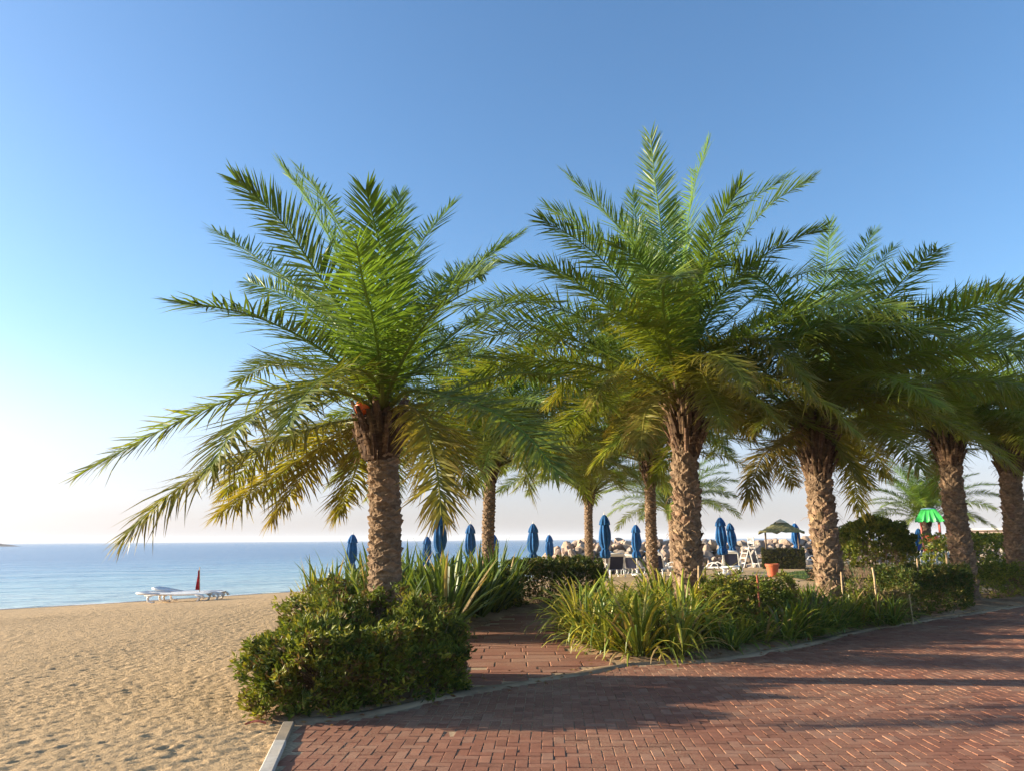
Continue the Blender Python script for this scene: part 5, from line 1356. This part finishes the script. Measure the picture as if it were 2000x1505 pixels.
for i in range(6):
    for k in range(48): f.append((i * 48 + k, i * 48 + (k + 1) % 48, (i + 1) * 48 + (k + 1) % 48, (i + 1) * 48 + k))
f.append(tuple(range(6 * 48, 7 * 48)))
b0 = len(v)
for k in range(48): x_, y_, z_ = v[k]; v.append((x_ * 0.94, y_ * 0.94, z_ + 0.02))
for k in range(48): f.append((k, b0 + k, b0 + (k + 1) % 48, (k + 1) % 48))
v.append((0, 0, 2.9)); f += [(b0 + k, len(v) - 1, b0 + (k + 1) % 48) for k in range(48)]
rf = m.add(v, f).build('roof', M['green_plastic'], ptw)
MB().lathe([(0.36, 3.03), (0.34, 3.07), (0.2, 3.10), (0.02, 3.12)], 20).build('roof_cap', simple('pale_blue_plastic', (0.25, 0.42, 0.60), 0.4), rf)
br = MB().lathe([(0.33, 0.78), (0.36, 0.80), (0.37, 0.95), (0.37, 1.0)], 24).build('barrel_foot', M['orange'], ptw); br.location = (0, -0.52, 0)
br = MB().lathe([(0.37, 1.002), (0.375, 1.15), (0.37, 1.34)], 24).build('barrel_band', M['cream_plastic'], ptw); br.location = (0, -0.52, 0)
br = MB().lathe([(0.37, 1.342), (0.36, 1.55), (0.30, 1.66), (0.02, 1.70)], 24).build('barrel_top', M['orange'], ptw); br.location = (0, -0.52, 0)
MB().box(-0.5, 0.5, -0.5, 0.5, 0.70, 0.76).build('deck', M['blue_plastic'], ptw)
m = MB(); v = []; f = []
for i in range(9):
    t_ = i / 8; x_ = -0.5 - 1.5 * t_; z_ = 1.05 - 0.95 * t_ + 0.12 * t_ * t_
    v += [(x_, -0.25, z_ + 0.18), (x_, -0.2, z_), (x_, 0.2, z_), (x_, 0.25, z_ + 0.18), (x_, 0.22, z_ - 0.04), (x_, -0.22, z_ - 0.04)]
for i in range(8):
    for k in range(6): f.append((i * 6 + k, i * 6 + (k + 1) % 6, (i + 1) * 6 + (k + 1) % 6, (i + 1) * 6 + k))
m.add(v, f).build('slide', M['blue_plastic'], ptw)
fen = thing('picket_fence', 'white picket fence in front of the play tower', 'fence', (19.3, 36.4, 0.0), R(8))
for k in range(22):
    x_ = -1.7 + 0.16 * k
    MB().add([(x_, -0.012, 0.05), (x_ + 0.11, -0.012, 0.05), (x_ + 0.11, -0.012, 0.86), (x_ + 0.055, -0.012, 0.95), (x_, -0.012, 0.86), (x_, 0.012, 0.05), (x_ + 0.11, 0.012, 0.05), (x_ + 0.11, 0.012, 0.86), (x_ + 0.055, 0.012, 0.95), (x_, 0.012, 0.86)],
             [(0, 1, 2, 3, 4), (9, 8, 7, 6, 5), (0, 5, 6, 1), (1, 6, 7, 2), (2, 7, 8, 3), (3, 8, 9, 4), (4, 9, 5, 0)]).build('picket', M['picket'], fen)
for z_ in (0.25, 0.68):
    MB().box(-1.75, 1.85, 0.015, 0.05, z_, z_ + 0.08).build('rail', M['picket'], fen)

# far things
pav2 = thing('pavilion', 'low beige flat-roofed pavilion with white posts far behind the right hedge', 'building', (36.5, 57, 0.0), R(-30))
MB().box(-3, 2.2, -1.5, 1.5, 0, 2.05).build('wall', M['plaster'], pav2)
MB().box(-3.2, 2.4, -1.7, 1.7, 2.053, 2.2).build('roof', M['picket'], pav2)
for k in range(3): MB().box(2.9 + 0.9 * k, 3.05 + 0.9 * k, -0.08, 0.08, 0, 1.95).build('post', M['picket'], pav2)
sp = thing('spit', 'low rocky spit on the horizon at the far left', 'rocky spit', (-419, 585, -0.8))
m = MB(); v = []; f = []
for i in range(60):
    u = i / 59; x_ = -140 + 176 * u; h_ = (2.9 + 0.9 * mnoise.noise((i * 0.35, 0, 0)) + 0.5 * mnoise.noise((i * 1.1, 3, 0))) * min(1, (1 - u) * 9 + 0.05)
    v += [(x_, -9, -0.6), (x_, -3, h_ * 0.8), (x_, 2, h_), (x_, 9, -0.6)]
for i in range(59):
    for k in range(3): f.append((i * 4 + k, (i + 1) * 4 + k, (i + 1) * 4 + k + 1, i * 4 + k + 1))
m.add(v, f).build('rock_bank', M['spit'], sp)
sb = thing('sailboat', 'tiny pale sailboat on the horizon above the boulders', 'boat', (118, 1150, -0.8), 0.4)
MB().add([(-5, 0, 0.8), (-3.5, -1.2, 0.9), (4, -1.2, 0.9), (6, 0, 1.1), (4, 1.2, 0.9), (-3.5, 1.2, 0.9), (-4, 0, -0.2), (4.5, 0, -0.2)], [(0, 1, 2, 3, 4, 5), (0, 6, 1), (1, 6, 7, 2), (2, 7, 3), (3, 7, 4), (4, 7, 6, 5), (5, 6, 0)]).build('hull', M['resin'], sb)
MB().add([(-4, -0.05, 2), (0.8, -0.05, 2), (0.8, -0.05, 11), (-4, 0.05, 2), (0.8, 0.05, 2), (0.8, 0.05, 11)], [(0, 1, 2), (5, 4, 3), (0, 3, 4, 1), (1, 4, 5, 2), (2, 5, 3, 0)]).build('sail', M['resin'], sb)
MB().tube([(1, 0, 0.8), (1, 0, 11.5)], 0.12, 6).build('mast', M['resin'], sb)

# fallen leaf on the sand by the kerb
m = MB(); v = []; f = []
for i in range(7):
    u = i / 6; w_ = 0.035 * math.sin(math.pi * min(0.97, u + 0.03)) + 0.002
    v += [(-0.09 + 0.18 * u, -w_, 0.02 + 0.02 * math.sin(u * 3)), (-0.09 + 0.18 * u, 0, 0.008 + 0.02 * math.sin(u * 3)), (-0.09 + 0.18 * u, w_, 0.024 + 0.02 * math.sin(u * 3))]
for i in range(6):
    for k in range(2): f.append((i * 3 + k, (i + 1) * 3 + k, (i + 1) * 3 + k + 1, i * 3 + k + 1))
o = m.add(v, f).build('fallen_leaf', M['dead_leaf']); o.location = (-2.27, 6.95, 0.02); o.rotation_euler = (0, 0, 0.15)
tag(o, 'curled reddish dead leaf on the sand beside the kerb', 'leaf')

# ------------------------------------------------------------ haze over the sea
hz, nt, b, out = new_mat('air_haze')
nt.nodes.remove(b)
pv = N(nt, 'ShaderNodeVolumePrincipled')
pv.inputs['Color'].default_value = (0.86, 0.90, 0.97, 1)
pv.inputs['Density'].default_value = 0.00025
nt.links.new(pv.outputs[0], out.inputs['Volume'])
haze = MB().box(-9500, 9500, -3000, 9500, -5.5, 40).build('haze', hz)
stuff(tag(haze, 'thin dusty haze lying over the sea and the shore', 'haze'))
